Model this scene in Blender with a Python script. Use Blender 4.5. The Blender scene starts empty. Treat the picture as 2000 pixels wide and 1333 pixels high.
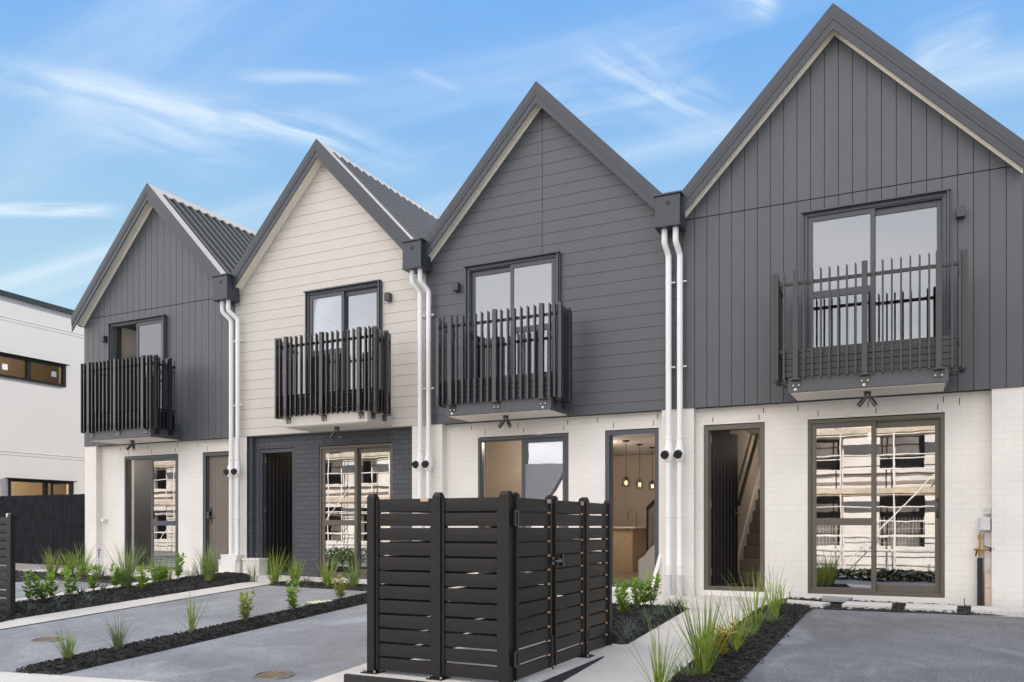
import bpy, bmesh, math, random
from mathutils import Vector, Matrix, noise
R = math.radians
sc = bpy.context.scene
col = sc.collection
random.seed(7)

# ------------------------------------------------------------------ camera
CAMZ = 0.93; CAMD = 10.9; YAW = math.atan(790/1606)
cd = bpy.data.cameras.new('camera'); cam = bpy.data.objects.new('camera', cd); col.objects.link(cam)
cam.location = (0, -CAMD, CAMZ); cam.rotation_euler = (R(90), 0, YAW)
cd.sensor_width = 36; cd.lens = 1606/2000*36; cd.shift_y = 361.5/2000; cd.clip_end = 3000; cd.clip_start = 0.05
sc.camera = cam
sc.render.resolution_x = 1024; sc.render.resolution_y = 682

# ------------------------------------------------------------------ world, sun, exposure
SUN_EL, SUN_AZ = 20, 10          # degrees; azimuth measured from +Y towards +X (sun stands behind the houses)
sc.view_settings.view_transform = 'Standard'; sc.view_settings.look = 'None'
sc.view_settings.gamma = 1; sc.view_settings.use_curve_mapping = False
sc.view_settings.exposure = 1.08
w = bpy.data.worlds.new('World'); sc.world = w; w.use_nodes = True
nt = w.node_tree; nt.nodes.clear(); N = nt.nodes.new; L = nt.links.new
def wmath(op, a, b=None, clamp=False):
    n = N('ShaderNodeMath'); n.operation = op; n.use_clamp = clamp
    for i, v in enumerate((a, b)):
        if v is None: continue
        if isinstance(v, (int, float)): n.inputs[i].default_value = v
        else: L(v, n.inputs[i])
    return n.outputs[0]
out = N('ShaderNodeOutputWorld'); bg = N('ShaderNodeBackground'); L(bg.outputs[0], out.inputs[0])
sky = N('ShaderNodeTexSky'); sky.sky_type = 'NISHITA'; sky.sun_disc = False
sky.sun_elevation = R(SUN_EL); sky.sun_rotation = R(SUN_AZ); sky.altitude = 0; sky.air_density = 1.0; sky.dust_density = 0.3; sky.ozone_density = 2.2
tc = N('ShaderNodeTexCoord'); sep = N('ShaderNodeSeparateXYZ'); L(tc.outputs['Generated'], sep.inputs[0])
X, Y, Z = sep.outputs
zc = wmath('MAXIMUM', Z, 0.03)
zz = wmath('ADD', zc, 0.12)
cu = wmath('DIVIDE', X, zz); cv = wmath('DIVIDE', Y, zz)
comb = N('ShaderNodeCombineXYZ'); L(cu, comb.inputs[0]); L(cv, comb.inputs[1])
def cloud(scale, sx, sy, rot, lo, hi, det=7, dist=1.2, off=0, rough=.55):
    m = N('ShaderNodeMapping'); m.inputs['Rotation'].default_value = (0, 0, R(rot)); m.inputs['Scale'].default_value = (sx, sy, 1); m.inputs['Location'].default_value = (off, off*.7, 0)
    L(comb.outputs[0], m.inputs[0])
    n = N('ShaderNodeTexNoise'); n.inputs['Scale'].default_value = scale; n.inputs['Detail'].default_value = det; n.inputs['Roughness'].default_value = rough; n.inputs['Distortion'].default_value = dist
    L(m.outputs[0], n.inputs['Vector'])
    r = N('ShaderNodeMapRange'); r.interpolation_type = 'SMOOTHSTEP'; L(n.outputs[0], r.inputs[0]); r.inputs[1].default_value = lo; r.inputs[2].default_value = hi
    return r.outputs[0]
c1 = cloud(0.9, 0.35, 2.8, 62, 0.44, 0.88, dist=.7, off=3.1)
cl = wmath('MULTIPLY', c1, .75)
hz = N('ShaderNodeMapRange'); hz.interpolation_type = 'SMOOTHSTEP'; L(Z, hz.inputs[0]); hz.inputs[1].default_value = .75; hz.inputs[2].default_value = 0.0; hz.inputs[3].default_value = 0; hz.inputs[4].default_value = .5
cl = wmath('MULTIPLY', cl, .95, True)
STREAKS = [((-0.7969, 0.4273, 0.4271), (-0.4933, 0.7718, 0.4013), 0.026, 0.55), ((-0.8199, 0.4806, 0.3111), (-0.7399, 0.5881, 0.3266), 0.011, 0.75), ((-0.6291, 0.627, 0.4594), (-0.5152, 0.716, 0.4712), 0.01, 0.34), ((-0.4835, 0.7314, 0.4809), (-0.4369, 0.7697, 0.4654), 0.008, 0.45), ((-0.3208, 0.7973, 0.5112), (-0.1807, 0.8851, 0.4288), 0.045, 0.35), ((-0.1924, 0.8192, 0.5402), (-0.1234, 0.8508, 0.5108), 0.022, 0.6), ((-0.0136, 0.8964, 0.443), (0.0729, 0.891, 0.4482), 0.05, 0.3), ((-0.756, 0.4998, 0.4227), (-0.6236, 0.6726, 0.3984), 0.055, 0.25), ((-0.4083, 0.8045, 0.4314), (-0.1854, 0.8569, 0.481), 0.06, 0.2)]
dn = N('ShaderNodeTexNoise'); dn.inputs['Scale'].default_value = 5; dn.inputs['Detail'].default_value = 2; L(tc.outputs['Generated'], dn.inputs['Vector'])
wob = wmath('MULTIPLY', wmath('SUBTRACT', dn.outputs[0], .5), 1.0)
def vdot(v):
    n = N('ShaderNodeVectorMath'); n.operation = 'DOT_PRODUCT'; L(tc.outputs['Generated'], n.inputs[0]); n.inputs[1].default_value = v; return n.outputs['Value']
for A, B, wd_, st_ in STREAKS:
    A, B = Vector(A), Vector(B); n_ = A.cross(B).normalized(); mid = (A+B).normalized(); tg = n_.cross(mid).normalized(); half = abs((B-mid).dot(tg))
    ds_ = vdot(n_); ts_ = vdot(tg); cc = N('ShaderNodeCombineXYZ'); L(wmath('MULTIPLY', ts_, 7), cc.inputs[0]); L(wmath('MULTIPLY', wmath('ADD', ds_, wmath('MULTIPLY', wob, .05)), 42), cc.inputs[1]); cc.inputs[2].default_value = A.x*37
    f2 = N('ShaderNodeTexNoise'); f2.inputs['Scale'].default_value = 1; f2.inputs['Detail'].default_value = 4; f2.inputs['Roughness'].default_value = .6; f2.inputs['Distortion'].default_value = .8; L(cc.outputs[0], f2.inputs['Vector'])
    fr2 = N('ShaderNodeMapRange'); L(f2.outputs[0], fr2.inputs[0]); fr2.inputs[1].default_value = .34; fr2.inputs[2].default_value = .68; fr2.inputs[3].default_value = .05; fr2.inputs[4].default_value = 1.15
    d_ = wmath('ABSOLUTE', wmath('ADD', ds_, wmath('MULTIPLY', wob, min(.05, wd_*1.6))))
    e1 = N('ShaderNodeMapRange'); e1.interpolation_type = 'SMOOTHSTEP'; L(d_, e1.inputs[0]); e1.inputs[1].default_value = 0; e1.inputs[2].default_value = wd_; e1.inputs[3].default_value = 1; e1.inputs[4].default_value = 0
    t_ = wmath('ABSOLUTE', vdot(tg)); e2 = N('ShaderNodeMapRange'); e2.interpolation_type = 'SMOOTHSTEP'; L(t_, e2.inputs[0]); e2.inputs[1].default_value = half*.45; e2.inputs[2].default_value = half*1.15; e2.inputs[3].default_value = 1; e2.inputs[4].default_value = 0
    front = N('ShaderNodeMath'); front.operation = 'GREATER_THAN'; L(vdot(mid), front.inputs[0]); front.inputs[1].default_value = 0.2
    k_ = wmath('MULTIPLY', wmath('MULTIPLY', wmath('MULTIPLY', e1.outputs[0], e2.outputs[0]), front.outputs[0]), wmath('MULTIPLY', fr2.outputs[0], st_*1.25))
    cl = wmath('ADD', cl, wmath('MULTIPLY', k_, wmath('SUBTRACT', 1, cl)), True)
# bright cloud fill added opposite the houses and overhead to light their shaded fronts
dotn = wmath('ADD', wmath('ADD', wmath('MULTIPLY', X, -0.42), wmath('MULTIPLY', Y, -0.90)), wmath('MULTIPLY', wmath('MAXIMUM', wmath('SUBTRACT', Z, .64), 0), 1.3))
sky_fill = N('ShaderNodeMapRange'); sky_fill.interpolation_type = 'SMOOTHSTEP'; L(dotn, sky_fill.inputs[0]); sky_fill.inputs[1].default_value = -0.02; sky_fill.inputs[2].default_value = 0.5
tint = N('ShaderNodeMixRGB'); tint.blend_type = 'MULTIPLY'; tint.inputs[0].default_value = 1; L(sky.outputs[0], tint.inputs[1]); tint.inputs[2].default_value = (1.25, 1.32, 1.50, 1)
hz2 = N('ShaderNodeMapRange'); hz2.interpolation_type = 'SMOOTHSTEP'; L(Z, hz2.inputs[0]); hz2.inputs[1].default_value = .62; hz2.inputs[2].default_value = .12; hz2.inputs[3].default_value = 0; hz2.inputs[4].default_value = 1
cap = N('ShaderNodeMixRGB'); L(hz2.outputs[0], cap.inputs[0]); cap.inputs[1].default_value = (0.76, 1.98, 4.20, 1); cap.inputs[2].default_value = (2.40, 3.50, 4.05, 1)
low = N('ShaderNodeMixRGB'); low.blend_type = 'DARKEN'; low.inputs[0].default_value = 1; L(tint.outputs[0], low.inputs[1]); L(cap.outputs[0], low.inputs[2])
mix1 = N('ShaderNodeMixRGB'); L(cl, mix1.inputs[0]); L(low.outputs[0], mix1.inputs[1]); mix1.inputs[2].default_value = (4.3, 4.8, 5.2, 1)
mix2 = N('ShaderNodeMixRGB'); L(wmath('MULTIPLY', sky_fill.outputs[0], .95), mix2.inputs[0]); L(mix1.outputs[0], mix2.inputs[1])
sky_fill_noise = cloud(0.7, 1, 1.6, 10, 0.25, 0.8, det=2, dist=.4, off=5)
bcol = N('ShaderNodeMixRGB'); L(sky_fill_noise, bcol.inputs[0]); bcol.inputs[1].default_value = (8.6, 8.5, 8.8, 1); bcol.inputs[2].default_value = (12.1, 11.5, 11.1, 1)
L(bcol.outputs[0], mix2.inputs[2])
L(mix2.outputs[0], bg.inputs[0]); bg.inputs[1].default_value = 0.10
sd = bpy.data.lights.new('sun', 'SUN'); sun = bpy.data.objects.new('sun', sd); col.objects.link(sun)
sd.energy = 4.5; sd.angle = R(0.6); sd.color = (1.0, 0.93, 0.83)
sdir = Vector((math.sin(R(SUN_AZ))*math.cos(R(SUN_EL)), math.cos(R(SUN_AZ))*math.cos(R(SUN_EL)), math.sin(R(SUN_EL))))
sun.rotation_euler = sdir.to_track_quat('Z', 'Y').to_euler()

# ------------------------------------------------------------------ materials
def mat(name, base, rough=.6, metal=0, spec=.5, var=.08, vscale=3, bump=0, bscale=60, bdist=.002, coat=0, emit=None, estr=1):
    m = bpy.data.materials.new(name); m.use_nodes = True; t = m.node_tree; p = t.nodes['Principled BSDF']
    p.inputs['Roughness'].default_value = rough; p.inputs['Metallic'].default_value = metal
    p.inputs['Specular IOR Level'].default_value = spec; p.inputs['Coat Weight'].default_value = coat
    c = t.nodes.new('ShaderNodeTexCoord')
    if var:
        n = t.nodes.new('ShaderNodeTexNoise'); n.inputs['Scale'].default_value = vscale; n.inputs['Detail'].default_value = 6; t.links.new(c.outputs['Object'], n.inputs[0])
        r = t.nodes.new('ShaderNodeValToRGB'); r.color_ramp.elements[0].position = .3; r.color_ramp.elements[1].position = .7
        r.color_ramp.elements[0].color = tuple(x*(1-var) for x in base)+(1,); r.color_ramp.elements[1].color = tuple(min(1, x*(1+var)) for x in base)+(1,)
        t.links.new(n.outputs[0], r.inputs[0]); t.links.new(r.outputs[0], p.inputs['Base Color'])
    else: p.inputs['Base Color'].default_value = base+(1,)
    if bump:
        n2 = t.nodes.new('ShaderNodeTexNoise'); n2.inputs['Scale'].default_value = bscale; n2.inputs['Detail'].default_value = 4; t.links.new(c.outputs['Object'], n2.inputs[0])
        b = t.nodes.new('ShaderNodeBump'); b.inputs['Strength'].default_value = bump; b.inputs['Distance'].default_value = bdist
        t.links.new(n2.outputs[0], b.inputs['Height']); t.links.new(b.outputs[0], p.inputs['Normal'])
    if emit: p.inputs['Emission Color'].default_value = emit+(1,); p.inputs['Emission Strength'].default_value = estr
    return m
def brick_mat(name, base, joint, bw=.20, rh=.08, bstr=.6, var=.05):
    m = bpy.data.materials.new(name); m.use_nodes = True; t = m.node_tree; p = t.nodes['Principled BSDF']; nn = t.nodes.new; lk = t.links.new
    p.inputs['Roughness'].default_value = .62
    c = nn('ShaderNodeTexCoord'); s = nn('ShaderNodeSeparateXYZ'); lk(c.outputs['Object'], s.inputs[0])
    a = nn('ShaderNodeMath'); a.operation = 'ADD'; lk(s.outputs[0], a.inputs[0]); lk(s.outputs[1], a.inputs[1])
    cb = nn('ShaderNodeCombineXYZ'); lk(a.outputs[0], cb.inputs[0]); lk(s.outputs[2], cb.inputs[1])
    b = nn('ShaderNodeTexBrick'); lk(cb.outputs[0], b.inputs['Vector']); b.inputs['Scale'].default_value = 1; b.inputs['Mortar Size'].default_value = .006
    b.inputs['Mortar Smooth'].default_value = .35; b.inputs['Brick Width'].default_value = bw; b.inputs['Row Height'].default_value = rh; b.inputs['Bias'].default_value = 0
    b.inputs['Color1'].default_value = tuple(x*(1-var) for x in base)+(1,); b.inputs['Color2'].default_value = tuple(min(1, x*(1+var)) for x in base)+(1,); b.inputs['Mortar'].default_value = joint+(1,)
    n = nn('ShaderNodeTexNoise'); n.inputs['Scale'].default_value = 1.5; n.inputs['Detail'].default_value = 7; lk(c.outputs['Object'], n.inputs[0])
    r = nn('ShaderNodeMapRange'); lk(n.outputs[0], r.inputs[0]); r.inputs[1].default_value = .3; r.inputs[2].default_value = .7; r.inputs[3].default_value = .93; r.inputs[4].default_value = 1.04
    mx = nn('ShaderNodeMixRGB'); mx.blend_type = 'MULTIPLY'; mx.inputs[0].default_value = 1; lk(b.outputs['Color'], mx.inputs[1]); lk(r.outputs[0], mx.inputs[2]); lk(mx.outputs[0], p.inputs['Base Color'])
    n2 = nn('ShaderNodeTexNoise'); n2.inputs['Scale'].default_value = 55; n2.inputs['Detail'].default_value = 5; lk(c.outputs['Object'], n2.inputs[0])
    h = nn('ShaderNodeMath'); h.operation = 'MULTIPLY_ADD'; lk(b.outputs['Fac'], h.inputs[0]); h.inputs[1].default_value = -1; lk(n2.outputs[0], h.inputs[2])
    bp = nn('ShaderNodeBump'); bp.inputs['Strength'].default_value = bstr; bp.inputs['Distance'].default_value = .004; lk(h.outputs[0], bp.inputs['Height']); lk(bp.outputs[0], p.inputs['Normal'])
    return m
def ground_mat(name, base, speck, sscale, stain, rough=.85, bump=.5):
    m = bpy.data.materials.new(name); m.use_nodes = True; t = m.node_tree; p = t.nodes['Principled BSDF']; nn = t.nodes.new; lk = t.links.new
    p.inputs['Roughness'].default_value = rough; c = nn('ShaderNodeTexCoord')
    def noi(s, d=6, di=0, sx=1, sy=1):
        mp = nn('ShaderNodeMapping'); mp.inputs['Scale'].default_value = (sx, sy, 1); lk(c.outputs['Object'], mp.inputs[0])
        n = nn('ShaderNodeTexNoise'); n.inputs['Scale'].default_value = s; n.inputs['Detail'].default_value = d; n.inputs['Distortion'].default_value = di; lk(mp.outputs[0], n.inputs[0]); return n.outputs[0]
    def rng(v, a, b, lo, hi):
        r = nn('ShaderNodeMapRange'); lk(v, r.inputs[0]); r.inputs[1].default_value = a; r.inputs[2].default_value = b; r.inputs[3].default_value = lo; r.inputs[4].default_value = hi; return r.outputs[0]
    def mul(a, b):
        x = nn('ShaderNodeMath'); x.operation = 'MULTIPLY'; lk(a, x.inputs[0]); lk(b, x.inputs[1]); return x.outputs[0]
    v = mul(rng(noi(sscale, 3), .35, .65, 1-speck, 1+speck), rng(noi(.9, 8, .8), .3, .7, 1-stain, 1+stain))
    v = mul(v, rng(noi(2.2, 9, 1.6, 1, .35), .56, .72, 1, 1+stain*1.3))
    v = mul(v, rng(noi(7, 8, .5), .3, .7, 1-stain*.4, 1+stain*.4))
    mx = nn('ShaderNodeMixRGB'); mx.blend_type = 'MULTIPLY'; mx.inputs[0].default_value = 1; mx.inputs[1].default_value = base+(1,); lk(v, mx.inputs[2]); lk(mx.outputs[0], p.inputs['Base Color'])
    bp = nn('ShaderNodeBump'); bp.inputs['Strength'].default_value = bump; bp.inputs['Distance'].default_value = .004; lk(noi(sscale*.8, 4), bp.inputs['Height']); lk(bp.outputs[0], p.inputs['Normal'])
    return m
def leaf_mat(name, ca, cb_, vs=9, trans=.35, tip=None):
    m = bpy.data.materials.new(name); m.use_nodes = True; t = m.node_tree; p = t.nodes['Principled BSDF']; nn = t.nodes.new; lk = t.links.new
    p.inputs['Roughness'].default_value = .45; c = nn('ShaderNodeTexCoord')
    n = nn('ShaderNodeTexNoise'); n.inputs['Scale'].default_value = vs; n.inputs['Detail'].default_value = 3; lk(c.outputs['Object'], n.inputs[0])
    r = nn('ShaderNodeValToRGB'); r.color_ramp.elements[0].position = .36; r.color_ramp.elements[1].position = .64
    r.color_ramp.elements[0].color = ca+(1,); r.color_ramp.elements[1].color = cb_+(1,)
    if tip: e = r.color_ramp.elements.new(.74); e.color = tip+(1,)
    lk(n.outputs[0], r.inputs[0]); lk(r.outputs[0], p.inputs['Base Color'])
    tr = nn('ShaderNodeBsdfTranslucent'); lk(r.outputs[0], tr.inputs[0]); mx = nn('ShaderNodeMixShader'); mx.inputs[0].default_value = trans
    o = t.nodes['Material Output']; lk(p.outputs[0], mx.inputs[1]); lk(tr.outputs[0], mx.inputs[2]); lk(mx.outputs[0], o.inputs[0])
    return m
def glass_mat(name, refl=.42, tint=(.75, .8, .82), wav=.25, wscale=1.6):
    m = bpy.data.materials.new(name); m.use_nodes = True; t = m.node_tree; t.nodes.remove(t.nodes['Principled BSDF']); nn = t.nodes.new; lk = t.links.new
    g = nn('ShaderNodeBsdfGlossy'); g.inputs['Roughness'].default_value = 0.0; g.inputs['Color'].default_value = (.93, .94, 1, 1)
    tr = nn('ShaderNodeBsdfTransparent'); tr.inputs[0].default_value = tint+(1,)
    fr = nn('ShaderNodeFresnel'); fr.inputs[0].default_value = 1.5
    ma = nn('ShaderNodeMath'); ma.operation = 'MULTIPLY_ADD'; ma.use_clamp = True; lk(fr.outputs[0], ma.inputs[0]); ma.inputs[1].default_value = 1.0; ma.inputs[2].default_value = refl
    c = nn('ShaderNodeTexCoord'); n = nn('ShaderNodeTexNoise'); n.inputs['Scale'].default_value = wscale; n.inputs['Detail'].default_value = 2; lk(c.outputs['Object'], n.inputs[0])
    b = nn('ShaderNodeBump'); b.inputs['Strength'].default_value = wav; b.inputs['Distance'].default_value = .01; lk(n.outputs[0], b.inputs['Height']); lk(b.outputs[0], g.inputs['Normal'])
    mx = nn('ShaderNodeMixShader'); lk(ma.outputs[0], mx.inputs[0]); lk(tr.outputs[0], mx.inputs[1]); lk(g.outputs[0], mx.inputs[2]); lk(mx.outputs[0], t.nodes['Material Output'].inputs[0])
    return m
M = dict(
 white_brick=brick_mat('white_painted_brick', (.785, .758, .724), (.742, .715, .68), bstr=.34, var=.008),
 dark_brick=brick_mat('dark_painted_brick', (.068, .072, .088), (.040, .042, .052), bstr=.8, var=.10),
 clad=mat('charcoal_cladding', (.072, .079, .092), .46, spec=.6, var=.05, vscale=2, bump=.35, bscale=220, bdist=.001),
 cream=mat('cream_cladding', (.56, .53, .49), .5, var=.025, vscale=2, bump=.2, bscale=200, bdist=.001),
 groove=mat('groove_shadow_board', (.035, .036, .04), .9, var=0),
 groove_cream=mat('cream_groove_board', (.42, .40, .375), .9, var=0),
 soffit=mat('cream_soffit', (.88, .83, .73), .5, var=.03),
 soffit_clad=mat('soffit_grey', (.74, .70, .64), .6, var=.03),
 trim=mat('charcoal_folded_metal', (.040, .047, .060), .38, var=.05, bump=.08, bscale=8, bdist=.003),
 roof=mat('charcoal_roof_steel', (.072, .070, .068), .48, coat=.15, var=.06, bump=.06, bscale=6, bdist=.004),
 flash=mat('sun_glint_flashing', (.34, .315, .29), .5, var=.04),  # pale tone paints sun glint onto the dark metal flashings
 joinery=mat('grey_powder_coat', (.060, .068, .083), .35, var=.04),
 warm_sheen=mat('warm_sheen_powder_coat', (.115, .100, .085), .35, var=.04),  # frame paint with warm mirrored sunlight mixed into its base colour
 black=mat('black_powder_coat', (.014, .015, .018), .26, var=.1, coat=.6),
 fins_mid=mat('dark_grey_powder_coat', (.026, .030, .037), .30, var=.08, coat=.4),
 fins_grey=mat('grey_fins_powder_coat', (.044, .046, .050), .4, var=.08),
 pvc=mat('white_pvc', (.80, .80, .80), .35, var=.03, bump=.05, bscale=12),
 pvc_grey=mat('grey_pvc', (.55, .56, .57), .5, var=.1, vscale=12),
 white=mat('white_paint', (.80, .79, .77), .5, var=.02),
 slat=mat('black_slat_aluminium', (.0125, .0115, .011), .42, spec=.4, var=.15, vscale=5, bump=.05, bscale=30),
 copper=mat('copper_end_cap', (.75, .36, .14), .35, var=.05),
 steel=mat('galvanised_steel', (.5, .5, .5), .35, metal=.9, var=.1, vscale=20),
 brass=mat('brass', (.42, .27, .12), .3, metal=.9, var=.1),
 rubber=mat('black_rubber', (.012, .012, .012), .6, var=0),
 asphalt=ground_mat('exposed_dark_concrete', (.262, .266, .277), .26, 75, .20),
 asphalt_r=ground_mat('grey_exposed_concrete', (.158, .162, .174), .34, 80, .26),
 concrete=ground_mat('light_concrete', (.62, .585, .54), .07, 90, .10, bump=.2),
 soil=ground_mat('packed_ground', (.32, .30, .27), .3, 40, .25),
 paver=ground_mat('pale_paver', (.58, .57, .55), .06, 60, .08, bump=.2),
 paver_g=ground_mat('grey_paver', (.30, .30, .30), .1, 60, .1, bump=.2),
 mulch=mat('dark_bark_mulch', (.030, .026, .024), .8, var=.7, vscale=30, bump=1, bscale=70, bdist=.02),
 kerb=mat('black_painted_kerb', (.02, .02, .022), .7, var=.3, vscale=8, bump=.3, bscale=50),
 timber=mat('black_stained_paling', (.011, .011, .015), .85, spec=.2, var=.6, vscale=5, bump=.4, bscale=25, bdist=.003),
 brown=mat('raw_timber', (.22, .11, .05), .7, var=.2, vscale=10),
 render=mat('pale_plaster', (.66, .635, .62), .7, var=.02, vscale=1, bump=.1, bscale=80),
 beige=mat('beige_interior_wall', (.52, .46, .385), .7, var=.04),
 ceil=mat('white_ceiling', (.7, .65, .6), .8, var=0),
 brownwall=mat('brown_cabinet', (.20, .15, .11), .5, var=.06),
 oak=mat('oak_veneer', (.56, .44, .30), .45, var=.07, vscale=14),
 floorwood=mat('wood_floor', (.22, .17, .13), .4, var=.2, vscale=8),
 carpet=mat('taupe_carpet', (.24, .19, .155), .95, var=.25, vscale=60, bump=.8, bscale=180, bdist=.006),
 taupe_door=mat('taupe_door', (.155, .132, .115), .42, var=.04),
 black_door=mat('black_door', (.014, .014, .017), .38, var=.06),
 groove_glint=mat('door_groove_glint', (.13, .11, .095), .4, var=0),  # lighter tone paints the light caught along the groove edges
 mirror=mat('mirror', (.8, .8, .8), .03, metal=1, var=0),
 glass=glass_mat('window_glass', .125, wav=.04),
 glass_low=glass_mat('ground_floor_glass', .35, tint=(.55, .55, .55), wav=.032, wscale=2.4),
 glow=mat('warm_bulb', (1, .7, .35), emit=(1, .55, .22), estr=1.6, var=0),
 grass=leaf_mat('green_strap_leaf', (.20, .29, .045), (.42, .52, .10), 14),
 grass_y=leaf_mat('yellow_tipped_strap_leaf', (.22, .30, .07), (.38, .44, .12), 12, tip=(.60, .30, .04)),
 grass_f=leaf_mat('fine_green_leaf', (.18, .27, .07), (.35, .45, .14), 12),
 grass_d=leaf_mat('fine_dull_green_leaf', (.16, .20, .10), (.30, .32, .17), 12),
 grass_p=leaf_mat('pale_grey_green_leaf', (.20, .23, .17), (.34, .37, .26), 12),
 lily=leaf_mat('dark_strap_leaf', (.07, .10, .075), (.17, .22, .165), 12, .15),
 shrub=leaf_mat('bright_shrub_leaf', (.17, .32, .04), (.38, .54, .09), 20, .35),
 shrub_y=leaf_mat('yellowing_shrub_leaf', (.26, .32, .07), (.50, .50, .12), 25, .3),
 yellow=leaf_mat('gold_shrub_leaf', (.42, .33, .04), (.62, .48, .07), 25, .3),
 herb=leaf_mat('small_herb_leaf', (.12, .19, .07), (.24, .32, .14), 25, .2),
 stem=mat('woody_stem', (.16, .13, .05), .7, var=.2, vscale=30),
 wrap=mat('pale_building_wrap', (.62, .58, .53), .8, var=.16, vscale=.9, bump=.5, bscale=3, bdist=.05),
 scaf=mat('scaffold_tube', (.75, .70, .62), .4, var=.1),
 plank=mat('scaffold_plank', (.50, .41, .30), .8, var=.2, vscale=3),
 darkwin=mat('dark_opening', (.12, .105, .095), .6, var=.5, vscale=1.5),
 greyroof=mat('grey_tiled_roof', (.16, .16, .17), .7, var=.1, vscale=8),
 hedge=leaf_mat('hedge_leaf', (.02, .045, .012), (.06, .11, .03), 3, .1),
 orange=mat('orange_pipe', (.75, .22, .04), .5, var=0),
 cloth=mat('pale_fabric', (.62, .66, .42), .85, var=.25, vscale=25, bump=.5, bscale=30, bdist=.01),
 yellow_sign=mat('yellow_sticker', (.8, .6, .05), .5, var=0),
 sticker=mat('white_sticker', (.85, .85, .85), .6, var=0),
 purple=mat('purple_ink', (.18, .10, .45), .7, var=0),
)

# ------------------------------------------------------------------ helpers
def origin(o):
    v = Vector((0, 0, 0))
    while o is not None: v += o.location; o = o.parent
    return v
class MB:
    def __init__(s): s.v = []; s.f = []
    def add(s, vs, fs):
        b = len(s.v); s.v += [tuple(v) for v in vs]; s.f += [tuple(i+b for i in f) for f in fs]; return s
    def box(s, x0, x1, y0, y1, z0, z1):
        return s.add([(x0,y0,z0),(x1,y0,z0),(x1,y1,z0),(x0,y1,z0),(x0,y0,z1),(x1,y0,z1),(x1,y1,z1),(x0,y1,z1)],
                     [(0,3,2,1),(4,5,6,7),(0,1,5,4),(1,2,6,5),(2,3,7,6),(3,0,4,7)])
    def obox(s, c, ax, ay, az):           # centre and three half-axis vectors
        c, ax, ay, az = Vector(c), Vector(ax), Vector(ay), Vector(az)
        vs = [c+ax*i+ay*j+az*k for k in (-1, 1) for i, j in ((-1,-1),(1,-1),(1,1),(-1,1))]
        return s.add(vs, [(0,3,2,1),(4,5,6,7),(0,1,5,4),(1,2,6,5),(2,3,7,6),(3,0,4,7)])
    def bar(s, a, b, w, h, up=(0, 0, 1)):
        a, b = Vector(a), Vector(b); d = (b-a); n = d.normalized(); u = Vector(up)
        sx = n.cross(u).normalized(); u2 = sx.cross(n).normalized()
        return s.obox((a+b)/2, d/2, sx*w/2, u2*h/2)
    def prism(s, pts, y0, y1):            # polygon in XZ extruded along Y
        n = len(pts)
        return s.add([(p[0], y0, p[1]) for p in pts]+[(p[0], y1, p[1]) for p in pts],
                     [tuple(range(n)), tuple(range(2*n-1, n-1, -1))]+[(i, i+n, (i+1) % n+n, (i+1) % n) for i in range(n)])
    def prism_x(s, pts, x0, x1):          # polygon in YZ extruded along X
        n = len(pts)
        return s.add([(x0, p[0], p[1]) for p in pts]+[(x1, p[0], p[1]) for p in pts],
                     [tuple(range(n)), tuple(range(2*n-1, n-1, -1))]+[(i, i+n, (i+1) % n+n, (i+1) % n) for i in range(n)])
    def tube(s, path, r, seg=12, cap=True):
        path = [Vector(p) for p in path]; rs = r if isinstance(r, (list, tuple)) else [r]*len(path)
        vs = []; fs = []; ref = None
        for i, p in enumerate(path):
            d = (path[min(i+1, len(path)-1)]-path[max(i-1, 0)]).normalized()
            if ref is None: ref = Vector((1, 0, 0)) if abs(d.x) < .8 else Vector((0, 1, 0))
            a = (ref-d*ref.dot(d)).normalized(); b = d.cross(a); ref = a
            for k in range(seg):
                t = 2*math.pi*k/seg; vs.append(p+(a*math.cos(t)+b*math.sin(t))*rs[i])
        for i in range(len(path)-1):
            for k in range(seg):
                k2 = (k+1) % seg; fs.append((i*seg+k, i*seg+k2, (i+1)*seg+k2, (i+1)*seg+k))
        if cap: fs.append(tuple(reversed(range(seg)))); fs.append(tuple(range((len(path)-1)*seg, len(path)*seg)))
        return s.add(vs, fs)
    def build(s, name, m, parent=None, smooth=False, bevel=0):
        me = bpy.data.meshes.new(name); o = bpy.data.objects.new(name, me); col.objects.link(o)
        org = origin(parent) if parent else Vector((0, 0, 0))
        me.from_pydata([tuple(Vector(v)-org) for v in s.v], [], s.f); me.validate()
        bm = bmesh.new(); bm.from_mesh(me); bmesh.ops.recalc_face_normals(bm, faces=bm.faces); bm.to_mesh(me); bm.free()
        if m: me.materials.append(M[m] if isinstance(m, str) else m)
        if smooth:
            for p in me.polygons: p.use_smooth = True
            me.set_sharp_from_angle(angle=R(40))
        if bevel:
            b = o.modifiers.new('bevel', 'BEVEL'); b.width = bevel; b.segments = 2; b.limit_method = 'ANGLE'; b.angle_limit = R(40)
        if parent: o.parent = parent
        return o
def tag(o, label=None, cat=None, group=None, kind=None):
    if label: o['label'] = label
    if cat: o['category'] = cat
    if group: o['group'] = group
    if kind: o['kind'] = kind
    return o
def empty(name, loc, label=None, cat=None, group=None):
    o = bpy.data.objects.new(name, None); col.objects.link(o); o.location = loc; o.empty_display_size = .2
    return tag(o, label, cat, group)
def clip(poly, a, b, c):                  # keep a*x+b*z<=c
    o = []; n = len(poly)
    for i in range(n):
        p, q = poly[i], poly[(i+1) % n]; dp = a*p[0]+b*p[1]-c; dq = a*q[0]+b*q[1]-c
        if dp <= 0: o.append(p)
        if (dp < 0 < dq) or (dq < 0 < dp):
            t = dp/(dp-dq); o.append((p[0]+(q[0]-p[0])*t, p[1]+(q[1]-p[1])*t))
    return o
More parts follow.
